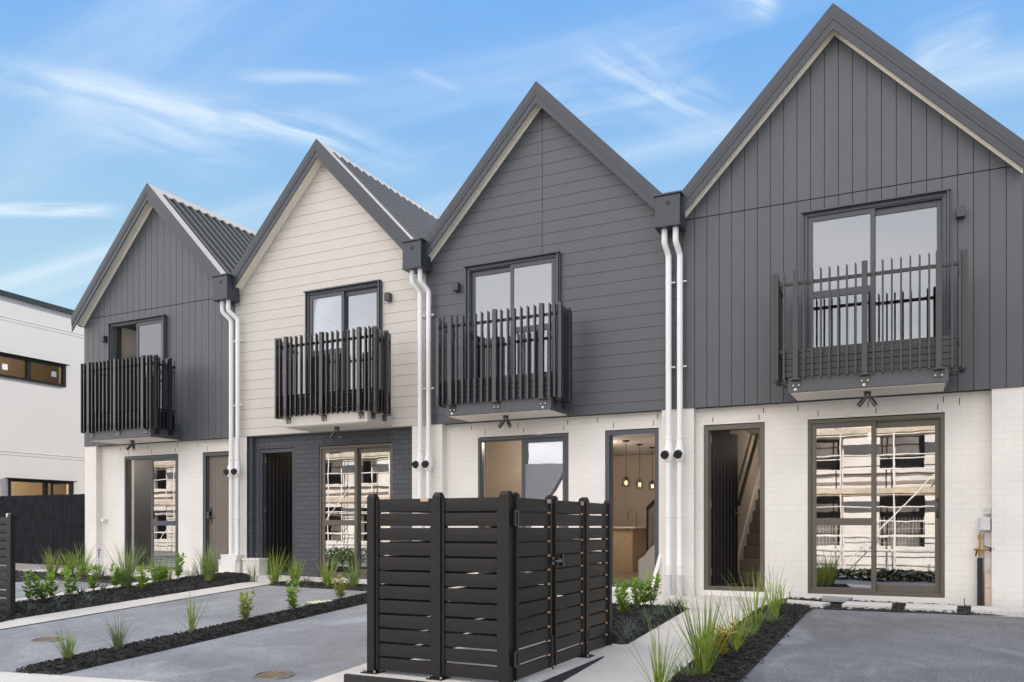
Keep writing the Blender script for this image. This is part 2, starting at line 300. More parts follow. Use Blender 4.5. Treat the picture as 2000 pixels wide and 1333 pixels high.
def area(p): return abs(sum(p[i][0]*p[(i+1) % len(p)][1]-p[(i+1) % len(p)][0]*p[i][1] for i in range(len(p))))/2 if len(p) > 2 else 0
def holes(poly, rects):
    ps = [poly]
    for (x0, x1, z0, z1) in rects:
        nx = []
        for p in ps:
            l = clip(p, 1, 0, x0); r = clip(p, -1, 0, -x1); m_ = clip(clip(p, -1, 0, -x0), 1, 0, x1)
            nx += [l, r, clip(m_, 0, 1, z0), clip(m_, 0, -1, -z1)]
        ps = [p for p in nx if area(p) > 1e-5]
    return ps

# ------------------------------------------------------------------ ground
def zg(x, y):
    x = max(-30, min(12, x)); y = max(-14, y)
    return -0.0095*(x+2.6)+0.055*min(0, y+1.6)
def sheet(name, poly, lift, m, thick=0, kind='structure'):
    bm = bmesh.new(); f = bm.faces.new([bm.verts.new((p[0], p[1], 0)) for p in poly])
    for y in (-1.6, -14): 
        bmesh.ops.bisect_plane(bm, geom=bm.verts[:]+bm.edges[:]+bm.faces[:], plane_co=(0, y, 0), plane_no=(0, 1, 0))
    for x in (-30, 12):
        bmesh.ops.bisect_plane(bm, geom=bm.verts[:]+bm.edges[:]+bm.faces[:], plane_co=(x, 0, 0), plane_no=(1, 0, 0))
    bmesh.ops.triangulate(bm, faces=bm.faces[:])
    bmesh.ops.recalc_face_normals(bm, faces=bm.faces[:])
    for f in bm.faces:
        if f.normal.z < 0: f.normal_flip()
    if thick:
        e = bmesh.ops.extrude_face_region(bm, geom=bm.faces[:])
        for v in [g for g in e['geom'] if isinstance(g, bmesh.types.BMVert)]: v.co.z += 1
        for v in bm.verts: v.co.z = zg(v.co.x, v.co.y)+(lift if v.co.z > .5 else lift-thick)
        bmesh.ops.recalc_face_normals(bm, faces=bm.faces[:])
    else:
        for v in bm.verts: v.co.z = zg(v.co.x, v.co.y)+lift
    me = bpy.data.meshes.new(name); bm.to_mesh(me); bm.free(); me.materials.append(M[m])
    o = bpy.data.objects.new(name, me); col.objects.link(o); o['kind'] = kind
    return o
def rect(x0, x1, y0, y1): return [(x0, y0), (x1, y0), (x1, y1), (x0, y1)]
sheet('ground', rect(-400, 400, -400, 400), -.012, 'soil')
sheet('road', rect(-120, 60, -15.5, -10.0), -.008, 'asphalt')
sheet('footpath', [(-60, -10), (60, -10), (60, -6.1), (-1.0, -6.1), (-2.3, -6.1), (-4.03, -6.30), (-4.6, -6.43), (-6.6, -6.77), (-7.5, -7.06), (-9.2, -7.4), (-60, -7.6)], .004, 'concrete')
sheet('driveway', rect(-8.61, -6.505, -7.9, -1.62), .0, 'asphalt')
sheet('driveway', [(-6.55, -7.2), (-4.03, -6.6), (-4.03, -1.7), (-6.07, -1.7), (-6.07, -6.6), (-6.55, -6.72)], .0, 'asphalt')
sheet('driveway', [(-1.17, -6.1), (3.5, -6.1), (3.5, -.62), (1.0, -.70), (.0, -.86), (-1.055, -.98)], .0, 'asphalt_r')
sheet('driveway', [(-13.0, -7.5), (-10.85, -7.5), (-10.85, -2.25), (-12.72, -2.25), (-13.0, -3.0)], .0, 'asphalt')
sheet('path', [(-9.12, -7.39), (-8.62, -7.2), (-8.62, -1.62), (-8.59, -1.10), (-7.0, -1.08), (-6.5, -1.1), (-6.5, -1.69), (-4.03, -1.69), (-4.03, -6.28), (-2.29, -6.1), (-2.29, -1.75), (-4.02, -1.74), (-4.02, -1.68), (-1.62, -1.68), (-1.50, -.25), (-1.45, .14), (-10.9, .14), (-10.7, -.3), (-9.18, -1.2)], .008, 'concrete')
sheet('path', [(-2.29, -6.09), (-1.605, -6.09), (-1.605, -2.3), (-1.58, -1.685), (-2.29, -1.685)], .008, 'concrete')
sheet('path', [(-10.84, -7.5), (-10.22, -7.5), (-10.22, -1.85), (-10.7, -.25), (-10.92, .14), (-14.6, .14), (-14.6, -1.65), (-10.84, -1.65)], .008, 'concrete')

# ------------------------------------------------------------------ mulch beds
def inside(p, poly):
    x, y = p; c = False; n = len(poly)
    for i in range(n):
        (x1, y1), (x2, y2) = poly[i], poly[(i+1) % n]
        if (y1 > y) != (y2 > y) and x < (x2-x1)*(y-y1)/(y2-y1)+x1: c = not c
    return c
def edged(p, poly):
    q = Vector(p); d = 9; n = len(poly)
    for i in range(n):
        a, b = Vector(poly[i]), Vector(poly[(i+1) % n]); ab = b-a; t = max(0, min(1, (q-a).dot(ab)/ab.length_squared)); d = min(d, (a+ab*t-q).length)
    return d
BEDS = []
def bed_z(x, y):
    z = zg(x, y)+.006
    for poly, h in BEDS:
        if inside((x, y), poly): return z+min(h, edged((x, y), poly)*.6)
    return z
def mulch(poly, label, h=.032, chips=700, big=1.0):
    BEDS.append((poly, h))
    bm = bmesh.new(); bm.faces.new([bm.verts.new((p[0], p[1], 0)) for p in poly])
    xs = [p[0] for p in poly]; ys = [p[1] for p in poly]
    for ax, lo, hi in ((0, min(xs), max(xs)), (1, min(ys), max(ys))):
        n = int((hi-lo)/.045)
        for i in range(1, n):
            c = lo+(hi-lo)*i/n; co = [0, 0, 0]; no = [0, 0, 0]; co[ax] = c; no[ax] = 1
            bmesh.ops.bisect_plane(bm, geom=bm.verts[:]+bm.edges[:]+bm.faces[:], plane_co=co, plane_no=no)
    for f in bm.faces:
        f.normal_update()
        if f.normal.z < 0: f.normal_flip()
    for v in bm.verts:
        e = edged((v.co.x, v.co.y), poly); x, y = v.co.x, v.co.y
        v.co.z = zg(x, y)+.006+min(h, e*.6)+min(1, e/.04)*.022*noise.noise((x*14, y*14, 1))+min(1, e/.04)*.012*noise.noise((x*40, y*40, 5))
    me = bpy.data.meshes.new('mulch'); bm.to_mesh(me); bm.free()
    mb = MB(); mb.v = [tuple(v.co) for v in me.vertices]; mb.f = [tuple(p.vertices) for p in me.polygons]
    k = 0
    while k < chips:
        x = random.uniform(min(xs), max(xs)); y = random.uniform(min(ys), max(ys))
        ins = inside((x, y), poly)
        if (not ins and (edged((x, y), poly) > .035 or random.random() > .035)) or (ins and edged((x, y), poly) < .006): continue
        k += 1; e = edged((x, y), poly); z = zg(x, y)+(.008+min(h, e*.6)+random.uniform(.003, .014) if ins else .010)
        a = random.uniform(0, 6.28); t = random.uniform(-.6, .6); l = random.uniform(.008, .024)*big; w_ = random.uniform(.003, .007)*big
        d = Vector((math.cos(a)*math.cos(t), math.sin(a)*math.cos(t), math.sin(t))); s_ = Vector((-math.sin(a), math.cos(a), random.uniform(-.6, .6))).normalized()
        mb.obox((x, y, z), d*l, s_*w_, d.cross(s_)*.0022*big)
    bpy.data.meshes.remove(me)
    o = mb.build('mulch_bed', 'mulch'); tag(o, label, 'mulch', kind='stuff'); return o
POLY_MID = [(-6.50, -6.74), (-6.07, -6.64), (-6.07, -2.4), (-6.10, -1.72), (-6.49, -1.72)]
mulch(POLY_MID, 'long narrow strip of black bark mulch between the two asphalt drives left of the bin screen', chips=4200)
mulch([(-8.9, -5.75), (-9.13, -5.0), (-9.14, -1.7), (-9.20, -1.35), (-10.0, -.45), (-10.72, -.30), (-10.24, -1.9), (-10.2, -5.9)], 'wide strip of black bark mulch crowded with shrubs left of the pale kerb strip', h=.05, chips=5200)
mulch([(-1.60, -6.05), (-1.17, -6.05), (-1.10, -3.2), (-1.055, -1.0), (-1.36, -.93), (-1.44, -.2), (-1.52, -.25), (-1.575, -1.6), (-1.60, -2.3)], 'black bark mulch strip with tall green grasses beside the grey parking pad on the right', chips=4200)
mulch([(-2.30, -1.76), (-2.30, -3.92), (-4.00, -3.92), (-4.00, -1.76)], 'dark bark mulch patch between the bin screen and the entrance path', chips=4200)
mulch([(-8.58, -1.61), (-6.51, -1.68), (-6.51, -1.12), (-7.3, -1.10), (-8.57, -1.12)], 'thin mulch strip under the windows of the house with dark brick', h=.03, chips=900)
mulch([(-14.4, -3.6), (-13.01, -3.6), (-12.74, -2.27), (-10.86, -2.24), (-10.86, -1.68), (-13.3, -1.66), (-14.4, -1.66)], 'dark mulch at the foot of the black timber fence', h=.03, chips=900)
mulch([(-1.50, .13), (-1.43, -.9), (-1.05, -.95), (.0, -.83), (1.0, -.66), (2.4, -.6), (2.4, .13)], 'thin line of black mulch around the stepping pavers below the right hand window', h=.012, chips=2000)

# pavers
def paver(poly, label, m='paver', lift=.058, tk=.07):
    o = sheet('paver', poly, lift, m, thick=tk); del o['kind']; tag(o, label, 'paver', 'stepping pavers along the right house')
    b = o.modifiers.new('bevel', 'BEVEL'); b.width = .004
paver([(-1.40, -.52), (-.90, -.66), (-.96, -.93), (-1.36, -.87)], 'leftmost pale stepping paver in the mulch below the big brown framed window')
paver([(-1.06, .06), (-.70, -.02), (-.735, -.36), (-1.03, -.30)], 'small grey raised paver lying against the wall under the big window', 'paver_g', .075, .04)
paver([(-.745, -.40), (-.25, -.33), (-.25, -.76), (-.765, -.82)], 'second pale stepping paver from the left, just right of the raised grey one')
paver([(-.105, -.30), (.42, -.24), (.395, -.71), (-.115, -.80)], 'third pale stepping paver from the left, under the sliding door half of the window')
paver([(.56, -.22), (1.9, -.10), (1.9, -.62), (.53, -.70)], 'long pale paver at the right end below the tap and pipes')

# ------------------------------------------------------------------ the terrace
PITCH = 1.05; HALF = 1.985
CX = [-12.79, -8.83, -4.87, -.91]; BR = .12; PEAK = 7.03
DEPTH = 9.0
def joinery(root, kind, x0, x1, z0, z1, y, fixed, open_=False, glass='glass', fm='joinery', tz=None, cap=False):
    """two-panel slider: one fixed half with a transom, one sliding half"""
    fw = .062; d0 = y-.015; d1 = y+.11
    f = MB(); f.box(x0, x0+fw*.6, d0, d1, z0, z1); f.box(x1-fw*.6, x1, d0, d1, z0, z1); f.box(x0+fw*.6, x1-fw*.6, d0, d1, z1-fw*.7, z1); f.box(x0+fw*.6, x1-fw*.6, d0, d1, z0, z0+.05)
    # stepped inner lip
    xi0, xi1, zi0, zi1 = x0+fw*.6, x1-fw*.6, z0+.05, z1-fw*.7
    f.box(xi0, xi0+.014, d0+.018, d1-.02, zi0, zi1); f.box(xi1-.014, xi1, d0+.018, d1-.02, zi0, zi1); f.box(xi0+.014, xi1-.014, d0+.018, d1-.02, zi1-.014, zi1)
    win = f.build('sliding_door', fm, root, bevel=.002)
    win['label'] = kind
    xm = (x0+x1)/2
    a0, a1 = (xi0+.014, xm+.02) if fixed == 'L' else (xm-.02, xi1-.014)
    b0, b1 = (xm-.025, xi1-.014) if fixed == 'L' else (xi0+.014, xm+.025)
    zt = zi1-.014
    st = .052
    # fixed half
    s = MB(); yy0, yy1 = d0+.012, d0+.05
    s.box(a0, a0+st, yy0, yy1, zi0, zt); s.box(a1-st, a1, yy0, yy1, zi0, zt); s.box(a0+st, a1-st, yy0, yy1, zt-st, zt); s.box(a0+st, a1-st, yy0, yy1, zi0, zi0+.035)
    tz_ = tz
    s.box(a0+st, a1-st, yy0, yy1, tz_-.045, tz_+.045)
    s.build('fixed_sash', fm, win, bevel=.003)
    g = MB(); g.box(a0+st, a1-st, yy0+.012, yy0+.020, tz_+.045, zt-st); g.build('pane', glass, win)
    g = MB(); g.box(a0+st, a1-st, yy0+.013, yy0+.021, zi0+.035, tz_-.045); g.build('pane', glass, win)
    # sliding half
    if open_:
        sh = (a0-b0) + (.05 if fixed == 'R' else -.05); b0 += sh; b1 += sh
    s = MB(); yy0, yy1 = d0+.062, d0+.10
    s.box(b0, b0+st, yy0, yy1, zi0, zt); s.box(b1-st, b1, yy0, yy1, zi0, zt); s.box(b0+st, b1-st, yy0, yy1, zt-.075, zt); s.box(b0+st, b1-st, yy0, yy1, zi0, zi0+.09)
    s.build('sliding_sash', fm, win, bevel=.003)
    g = MB(); g.box(b0+st, b1-st, yy0+.012, yy0+.020, zi0+.09, zt-.075); g.build('pane', glass, win)
    hx = b1-st/2 if fixed == 'L' else b0+st/2
    h = MB(); zc_ = (z0+z1)/2-.03
    h.tube([(hx, yy0, zc_-.11), (hx, yy0-.035, zc_-.08), (hx, yy0-.042, zc_), (hx, yy0-.035, zc_+.08), (hx, yy0, zc_+.11)], .009, 8); h.build('door_handle', 'black', win, smooth=True)
    if cap:
        c = MB(); c.box(x0-.03, x1+.045, y-.075, y-.016, z1-.001, z1+.018); c.box(x1+.002, x1+.022, y-.06, y+.02, z0, z1-.002); c.box(x1+.028, x1+.04, y-.035, y+.02, z0, z1-.002); c.box(x0-.02, x0-.002, y-.045, y+.02, z0, z1-.002)
        c.build('head_flashing', fm, win)
    return win
def entry_door(root, x0, x1, z0, z1, y, hinge_open=None, m='black_door', fm='joinery', lock=False, label=None):
    fw = .062; f = MB()
    f.box(x0, x0+fw, y-.015, y+.12, z0, z1); f.box(x1-fw, x1, y-.015, y+.12, z0, z1); f.box(x0+fw, x1-fw, y-.015, y+.12, z1-fw, z1); f.box(x0+fw, x1-fw, y-.015, y+.12, z0, z0+.055)
    f.box(x0+fw, x0+fw+.018, y+.03, y+.09, z0+.055, z1-fw)
    fr = f.build('entry_door', fm, root, bevel=.002)
    if label: fr['label'] = label
    if hinge_open is None: return fr
    wd = x1-x0-2*fw-.01; org = Vector((x0+fw+.02, y+.05, z0+.06)); h = z1-z0-fw-.065
    a = R(hinge_open); u = Vector((math.cos(a), math.sin(a), 0)); n = Vector((-math.sin(a), math.cos(a), 0))
    b = MB(); nb = 8; bw = wd/nb
    for i in range(nb):
        b.obox(org+u*(bw*(i+.5))+n*.02+Vector((0, 0, h/2)), u*(bw/2-.0065), n*.022, Vector((0, 0, h/2)))
    leaf = b.build('door_leaf', m, fr)
    b = MB(); b.obox(org+u*wd/2+n*.02+Vector((0, 0, h/2)), u*(wd/2-.002), n*.0195, Vector((0, 0, h/2-.001))); b.build('groove_board', 'groove_glint', leaf)
    hd = MB(); p = org+u*(wd-.055)-n*.006
    if hinge_open < 5 or lock: p = org+u*.05-n*.006
    hd.obox(p+Vector((0, 0, .98)), u*.022, n*.010, Vector((0, 0, .15)))
    sgn = 1 if (hinge_open < 5) else -1
    hd.tube([p-n*.01+Vector((0, 0, .96)), p-n*.055+Vector((0, 0, .96)), p-n*.055+u*.13*sgn+Vector((0, 0, .96))], .009, 8)
    hd.build('door_handle', 'black', leaf)
    if hinge_open > 5:
        hg = MB()
        for zz_ in (.12, h/2, h-.16): hg.obox(org-u*.008+n*.0+Vector((0, 0, zz_+.05)), u*.010, n*.012, Vector((0, 0, .05)))
        hg.build('hinge', 'steel', leaf)
    return fr
SPEC = [
 dict(clad='v', cm='clad', brick='white_brick', dark=False, up=(-14.02, -12.53), upf='R', upopen=True, win=(-13.82, -12.36), winf='R', wopen=True, door=(-11.74, -10.93), bal=-13.0, lx=-14.16, lside=-1, spot=-12.956, fins='black', jm='joinery', gm='joinery', slab='clad',
      label='leftmost grey gabled townhouse with vertical boards and its upper door slid open', ),
 dict(clad='h', cm='cream', brick='dark_brick', up=(-9.17, -7.70), upf='L', upopen=False, win=(-9.05, -7.56), winf='L', wopen=False, door=(-10.38, -9.58), bal=-8.31, lx=-7.516, spot=-8.266, fins='black', jm='joinery', gm='warm_sheen', slab='cream',
      label='cream gabled townhouse with dark brick ground floor, the only pale gable of the row'),
 dict(clad='h', cm='clad', brick='white_brick', up=(-6.10, -4.61), upf='R', upopen=False, win=(-6.00, -4.51), winf='R', wopen=True, door=(-3.955, -3.175), bal=-5.275, lx=-6.267, spot=-5.263, fins='fins_mid', jm='joinery', gm='joinery', slab='clad',
      label='grey gabled townhouse with horizontal boards, third from the left, kitchen seen through its doorway'),
 dict(clad='v', cm='clad', brick='white_brick', up=(-1.262, .318), upf='L', upopen=False, win=(-1.240, .302), winf='L', wopen=False, door=(-2.56, -1.765), bal=-.53, lx=.46, spot=-.515, fins='fins_grey', jm='joinery', gm='warm_sheen', slab='clad',
      label='rightmost and largest looking grey gabled townhouse with vertical boards and staircase behind its open door'),
]
UZ0, UZ1 = 2.96, 4.835; GZ0, GZ1 = .075, 2.283
def balcony(root, i, bx, s):
    hs = .845 if i == 3 else .825; ps = .75 if i == 3 else .715; hf = .99 if i == 3 else .945; x0, x1 = bx-hs, bx+hs; y0 = -.66; fm = s['fins']
    b = MB(); b.box(x0, x1, y0, -.001, 2.52, 2.80); deck = b.build('balcony', s['slab'], root, bevel=.003)
    b = MB(); b.box(x0+.03, x1-.03, y0+.03, 0, 2.508, 2.519); b.build('balcony_soffit', 'soffit_clad' , deck)
    b = MB()                                   # low slatted upstand behind the fins
    for k in range(4):
        z = 2.70+k*.072
        b.box(x0-.06, x1+.06, y0-.015, y0+.005, z, z+.064); b.box(x1+.04, x1+.06, y0+.006, -.26, z, z+.064); b.box(x0-.06, x0-.04, y0+.006, -.26, z, z+.064)
    b.box(x0-.04, x1+.04, y0+.006, y0+.016, 2.70, 2.98)
    b.build('kick_board', fm, deck)
    fx0, fx1 = bx-hf, bx+hf; fy = y0-.055
    rl = MB()
    for z in (3.785, 2.985):
        rl.box(fx0+.02, fx1-.02, fy+.035, fy+.06, z, z+.04)
        for xx in (fx0+.01, fx1-.035): rl.box(xx, xx+.025, fy+.035, -.20, z, z+.04)
    rl.build('handrail', fm, deck, bevel=.002)
    def fin(w_, d_):                            # vertical flat bar with a slanted top
        z0_, z1_ = 2.668, 3.935
        return MB().add([(-w_/2,-d_/2,z0_),(w_/2,-d_/2,z0_),(w_/2,d_/2,z0_),(-w_/2,d_/2,z0_),(-w_/2,-d_/2,z1_+.012),(w_/2,-d_/2,z1_-.012),(w_/2,d_/2,z1_-.012),(-w_/2,d_/2,z1_+.012)],
                        [(0,3,2,1),(4,5,6,7),(0,1,5,4),(1,2,6,5),(2,3,7,6),(3,0,4,7)])
    posts = [bx-ps, bx, bx+ps]; nf = 7 if i == 3 else 6
    spots = []
    for a, b_ in ((posts[0], posts[1]), (posts[1], posts[2])):
        for k in range(1, nf+1): spots.append((a+(b_-a)*k/(nf+1), 0))
    spots += [(fx0+.035, 0), (fx0+.11, 0), (fx1-.11, 0), (fx1-.035, 0)]
    org = origin(root)
    base = None
    for (px, _) in spots:
        if base is None:
            m_ = fin(.020, .054); o = m_.build('baluster', fm, None); base = o
        else: o = base.copy(); col.objects.link(o)
        o.parent = deck; o.location = Vector((px, fy, 0))-org
    for sx in (fx0+.0, fx1-.0):
        sb = None
        for k in range(0, 4):
            if sb is None: o = fin(.054, .020).build('baluster', fm, None); sb = o
            else: o = sb.copy(); col.objects.link(o)
            o.parent = deck; o.location = Vector((sx, fy+.14+k*.085+(.06 if k > 2 else 0), 0))-org
    pb = None
    for px, py in [(p, fy-.004) for p in posts]+[(fx0-.01, fy+.06), (fx1+.01, fy+.06), (fx0-.01, fy+.36), (fx1+.01, fy+.36)]:
        if pb is None: o = MB().box(-.03, .03, -.03, .03, 2.66, 3.95).build('post', fm, None, bevel=.003); pb = o
        else: o = pb.copy(); col.objects.link(o)
        o.parent = deck; o.location = Vector((px, py, 0))-org
    for px in posts:
        q = MB(); q.box(px-.055, px+.055, y0-.09, y0-.001, 2.655, 2.667); q.box(px-.05, px+.05, y0-.009, y0-.001, 2.575, 2.655); q.build('bracket', 'black', deck)
        q = MB()
        for dx in (-.032, .032): q.tube([(px+dx, y0-.009, 2.597), (px+dx, y0-.018, 2.597)], .009, 10)
        q.build('bolt', 'white', deck)
    for yy in (y0+.14, y0+.44):
        for sg, xx in ((1, x1+.001), (-1, x0-.001)):
            q = MB(); q.box(min(xx, xx+sg*.10), max(xx, xx+sg*.10), yy-.05, yy+.05, 2.655, 2.667); q.box(min(xx, xx+sg*.009), max(xx, xx+sg*.009), yy-.05, yy+.05, 2.575, 2.655); q.build('bracket', 'black', deck)
    if i in (2, 3):
        q = MB()
        for px in (posts[:1]+posts[2:] if i == 2 else posts[:2]):
            q.tube([(px-.01, y0-.001, 2.550), (px-.008, y0-.010, 2.548)], [.019, .012], 9)
        q.build('paint_blob', 'white', deck, smooth=True)
def spotlight(root, x):
    y = -.40; z = 2.508
    b = MB(); b.tube([(x, y, z), (x, y, z-.05)], .040, 18); o = b.build('spotlight', 'black', root, smooth=True)
    for sg, tx in ((-1, -.062), (1, .052)):
        h = MB(); a = Vector((x+sg*.018, y, z-.05)); p = a+Vector((sg*.016, -.006, -.03)); q = p+Vector((tx, -.03, -.088))
        h.tube([a, p], .008, 8); h.tube([p+Vector((0, 0, .008)), p+(q-p)*.06, q], .027, 16); h.build('lamp_head', 'black', o, smooth=True)
        g = MB(); g.tube([q+(q-p).normalized()*.0005, q+(q-p).normalized()*.002], .021, 14); g.build('lens', 'steel', o)
def downpipes(root, bx, hx):
    b = MB(); b.box(hx-.166, hx+.166, -.35, -.06, 4.87, 5.262); o = b.build('rainwater_head', 'trim', root, bevel=.004)
    b = MB(); b.box(hx-.185, hx+.185, -.372, -.05, 5.263, 5.288); b.build('lid', 'trim', o, bevel=.003); b = MB(); b.box(hx-.176, hx+.176, -.36, -.36+.30, 4.858, 4.869); b.build('bottom_flange', 'trim', o)
    b = MB(); b.tube([(hx+.01, -.349, 5.155), (hx+.01, -.3525, 5.155)], .030, 20); b.build('overflow_hole', 'rubber', o)
    for k, (tx, px) in enumerate(((hx-.075, bx-.149), (hx+.08, bx+.005))):
        yb = -.12
        ty = -.22 if k == 0 else -.235
        path = [(tx, ty, 4.86), (tx, ty, 4.72)]
        a = Vector((tx, ty, 4.70)); c = Vector((px, yb, 4.50))
        for t in range(1, 9):
            u = t/9; s_ = u*u*(3-2*u); path.append((tx+(px-tx)*s_, ty+(yb-ty)*s_, 4.71-.20*u))
        path += [(px, yb, 4.50), (px, yb, 4.2), (px, yb, 1.98)]
        b = MB(); b.tube(path, .039, 20, cap=False); p = b.build('downpipe', 'pvc', root, smooth=True)
        prof = [(2.125, .0425), (2.12, .048), (2.095, .048), (2.09, .043), (2.0, .048), (1.90, .074), (1.84, .076), (1.79, .046), (1.785, .0385), (1.075, .0385), (1.07, .043), (1.045, .043), (1.04, .0385), (.44, .0385), (.43, .044), (.40, .044), (.395, .0385), (.279, .0385)]
        b = MB(); b.tube([(px, yb-(.012 if .075 > abs(z-1.87) else 0), z) for z, _ in prof], [q_ for _, q_ in prof], 20)
        b.build('lower_pipe', 'pvc', p, smooth=True)
        b = MB(); sk = -1 if k == 0 else -.25
        b.tube([(px+sk*.026, yb-.060, 1.885), (px+sk*.030, yb-.104, 1.866)], [.060, .056], 8); b.build('leaf_grille', 'rubber', p)
        b = MB(); b.tube([(px, yb, zg(px, yb)-.02), (px, yb, .28)], .047, 20); b.build('pipe_socket', 'pvc_grey' if bx > -5 else 'pvc', p, smooth=True)
        for z in (4.18, 3.05):
            b = MB(); b.tube([(px, yb, z-.008), (px, yb, z+.008)], .0415, 20); b.tube([(px+.035, yb+.02, z), (px+.085, yb+.02, z)], .010, 10); b.box(px-.012, px+.012, yb+.03, .0, z-.010, z+.010)
            b.build('pipe_bracket', 'pvc', p)
for i, s in enumerate(SPEC):
    cx = CX[i]; x0, x1 = cx-HALF, cx+HALF
    if i == 0: x0 = -14.80
    if i == 3: x1 = 1.075
    root = empty('townhouse', (cx, 0, 0), s['label'], 'townhouse', 'gabled townhouses in the terrace'); s['root'] = root
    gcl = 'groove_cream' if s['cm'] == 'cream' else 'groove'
    # --- cladding boards clipped to the gable
    shape = [(x0, 2.505), (x1, 2.505), (x1, min(PEAK, PEAK-(x1-cx)*PITCH)), (cx, PEAK), (x0, PEAK-(cx-x0)*PITCH)]
    up = (s['up'][0], s['up'][1], UZ0, UZ1)
    cb = MB()
    if s['clad'] == 'v':
        pw = .162; n0 = math.floor((x0-cx)/pw)-1
        for k in range(n0, -n0+1):
            a, b_ = cx+.045+k*pw+.0035, cx+.045+(k+1)*pw-.0035
            p = clip(clip(shape, -1, 0, -a), 1, 0, b_)
            for lo, hi in ((2.505, 5.012), (5.024, 9)):
                q = clip(clip(p, 0, -1, -lo), 0, 1, hi)
                if area(q) < 1e-4: continue
                for r_ in holes(q, [up]): cb.prism(r_, -.018, -.001)
        cb.box(x0, cx+.02+HALF if i < 3 else x1, -.012, -.0015, 5.013, 5.023) if False else None
    else:
        ph = .168; z = 2.472
        while z < 7.1:
            p = clip(clip(shape, 0, -1, -(z+.0)), 0, 1, z+ph-.0044)
            if area(p) > 1e-4:
                parts = holes(p, [up])
                if i == 2:
                    nx = []
                    for q in parts: nx += [clip(q, 1, 0, -4.868), clip(q, -1, 0, 4.862)]
                    parts = [q for q in nx if area(q) > 1e-5] if z > 4.8 else parts
                for r_ in parts:
                    n = len(r_)       # weatherboard leans out slightly at its lower edge
                    cb.add([(q[0], -.016+.002*(q[1]-z)/ph, q[1]) for q in r_]+[(q[0], -.001, q[1]) for q in r_],
                           [tuple(range(n)), tuple(range(2*n-1, n-1, -1))]+[(j, j+n, (j+1) % n+n, (j+1) % n) for j in range(n)])
            z += ph
    cb.build('cladding', s['cm'], root)
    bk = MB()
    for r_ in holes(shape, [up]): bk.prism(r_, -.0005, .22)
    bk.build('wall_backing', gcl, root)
    # --- brick ground floor, recessed behind piers
    bw = MB(); zb = -.25
    openings = [(s['win'][0], s['win'][1], GZ0, GZ1), (s['door'][0], s['door'][1], GZ0, GZ1)]
    pl = {0: -14.47, 1: -10.55, 2: -6.56, 3: -2.66}[i]; pr = {0: -11.0+.08, 1: -7.11, 2: -3.10, 3: .775}[i]
    for r_ in holes([(pl, zb), (pr, zb), (pr, 2.504), (pl, 2.504)], openings): bw.prism(r_, BR, BR+.22)
    bw.build('brick_wall', s['brick'], root)
    for pa, pz, py in {0: [(-14.80, -14.47, .5), (-10.92, -10.552, .34)], 1: [(-7.109, -6.561, .34)], 2: [(-3.099, -2.661, .34)], 3: [(.776, 1.09, .5)]}[i]:
        MB().box(pa, pz, -.004, py, zb, 2.503).build('pier', 'white_brick', root)
    if i == 1: q = MB(); q.box(-10.5515, -10.545, 0, BR-.001, .36, 2.503); q.box(-10.5449, -10.47, .05, BR-.001, .36, 2.503); q.build('painted_return', 'dark_brick', root)
    # sill plinth
    q = MB(); q.box(s['win'][0]-.0, s['win'][1], BR+.001, BR+.2, zb, GZ0-.001); q.box(s['door'][0], s['door'][1], BR+.001, BR+.2, zb, GZ0-.002); q.build('sill', 'white', root)
    # weep slots above the openings
    def slot(xx, z0_, z1_): MB().box(xx, xx+.009, BR-.0015, BR+.002, z0_, z1_).build('weep_slot', 'rubber', root)
    for (a, b_) in (s['win'], s['door']):
        n = 3 if b_-a > 1 else 2
        for k in range(n):
            slot(a+.12+(b_-a-.2)*k/(n-1), GZ1+.03, GZ1+.10); slot(a-.12+(b_-a+.1)*k/(n-1), GZ1+.115, GZ1+.185)
    if i == 3: slot(.45, 2.36, 2.44); slot(-1.46, .02, .09); slot(.50, .0, .08)
    # --- roof shell, ribs, barge boards, soffit
    zr = PEAK+.19
    def slope(sg, name, ylo, yhi, z_off, thick, m, xin=0, xout=None, parent=root, bevel=0):
        xo = HALF+.03 if xout is None else xout
        q = MB(); q.prism([(cx+sg*xin, zr+z_off-xin*PITCH), (cx+sg*xo, zr+z_off-xo*PITCH), (cx+sg*xo, zr+z_off-thick-xo*PITCH), (cx+sg*xin, zr+z_off-thick-xin*PITCH)], ylo, yhi)
        return q.build(name, m, parent, bevel=bevel)
    rf = MB()
    for sg in (-1, 1):
        xo = HALF-.02 if not (i == 0 and sg < 0) else HALF+.10
        rf.prism([(cx, zr), (cx+sg*xo, zr-xo*PITCH), (cx+sg*xo, zr-.15-xo*PITCH), (cx, zr-.15)], -.10, DEPTH)
    roof = rf.build('roof', 'roof', root)
    rb = MB()
    nrm = math.sqrt(1+PITCH*PITCH)
    for sg in (-1, 1):
        y = .08; xo = HALF-.03
        while y < DEPTH-.1:
            a = Vector((cx+sg*.10, y, zr-.10*PITCH)); b_ = Vector((cx+sg*xo, y, zr-xo*PITCH)); up_ = Vector((sg*PITCH, 0, 1))/nrm
            h = .055
            prof = [(-.040, 0), (-.034, h), (.022, h), (.036, 0)]
            vs = [a+Vector((0, p_, 0))+up_*(q_-.002) for p_, q_ in prof]+[b_+Vector((0, p_, 0))+up_*(q_-.002) for p_, q_ in prof]
            rb.add(vs, [(0, 1, 5, 4), (1, 2, 6, 5), (2, 3, 7, 6), (3, 0, 4, 7), (0, 3, 2, 1), (4, 5, 6, 7)])
            y += .205
    rb.build('roof_rib', 'roof', roof)
    q = MB()                                   # ridge and verge flashings
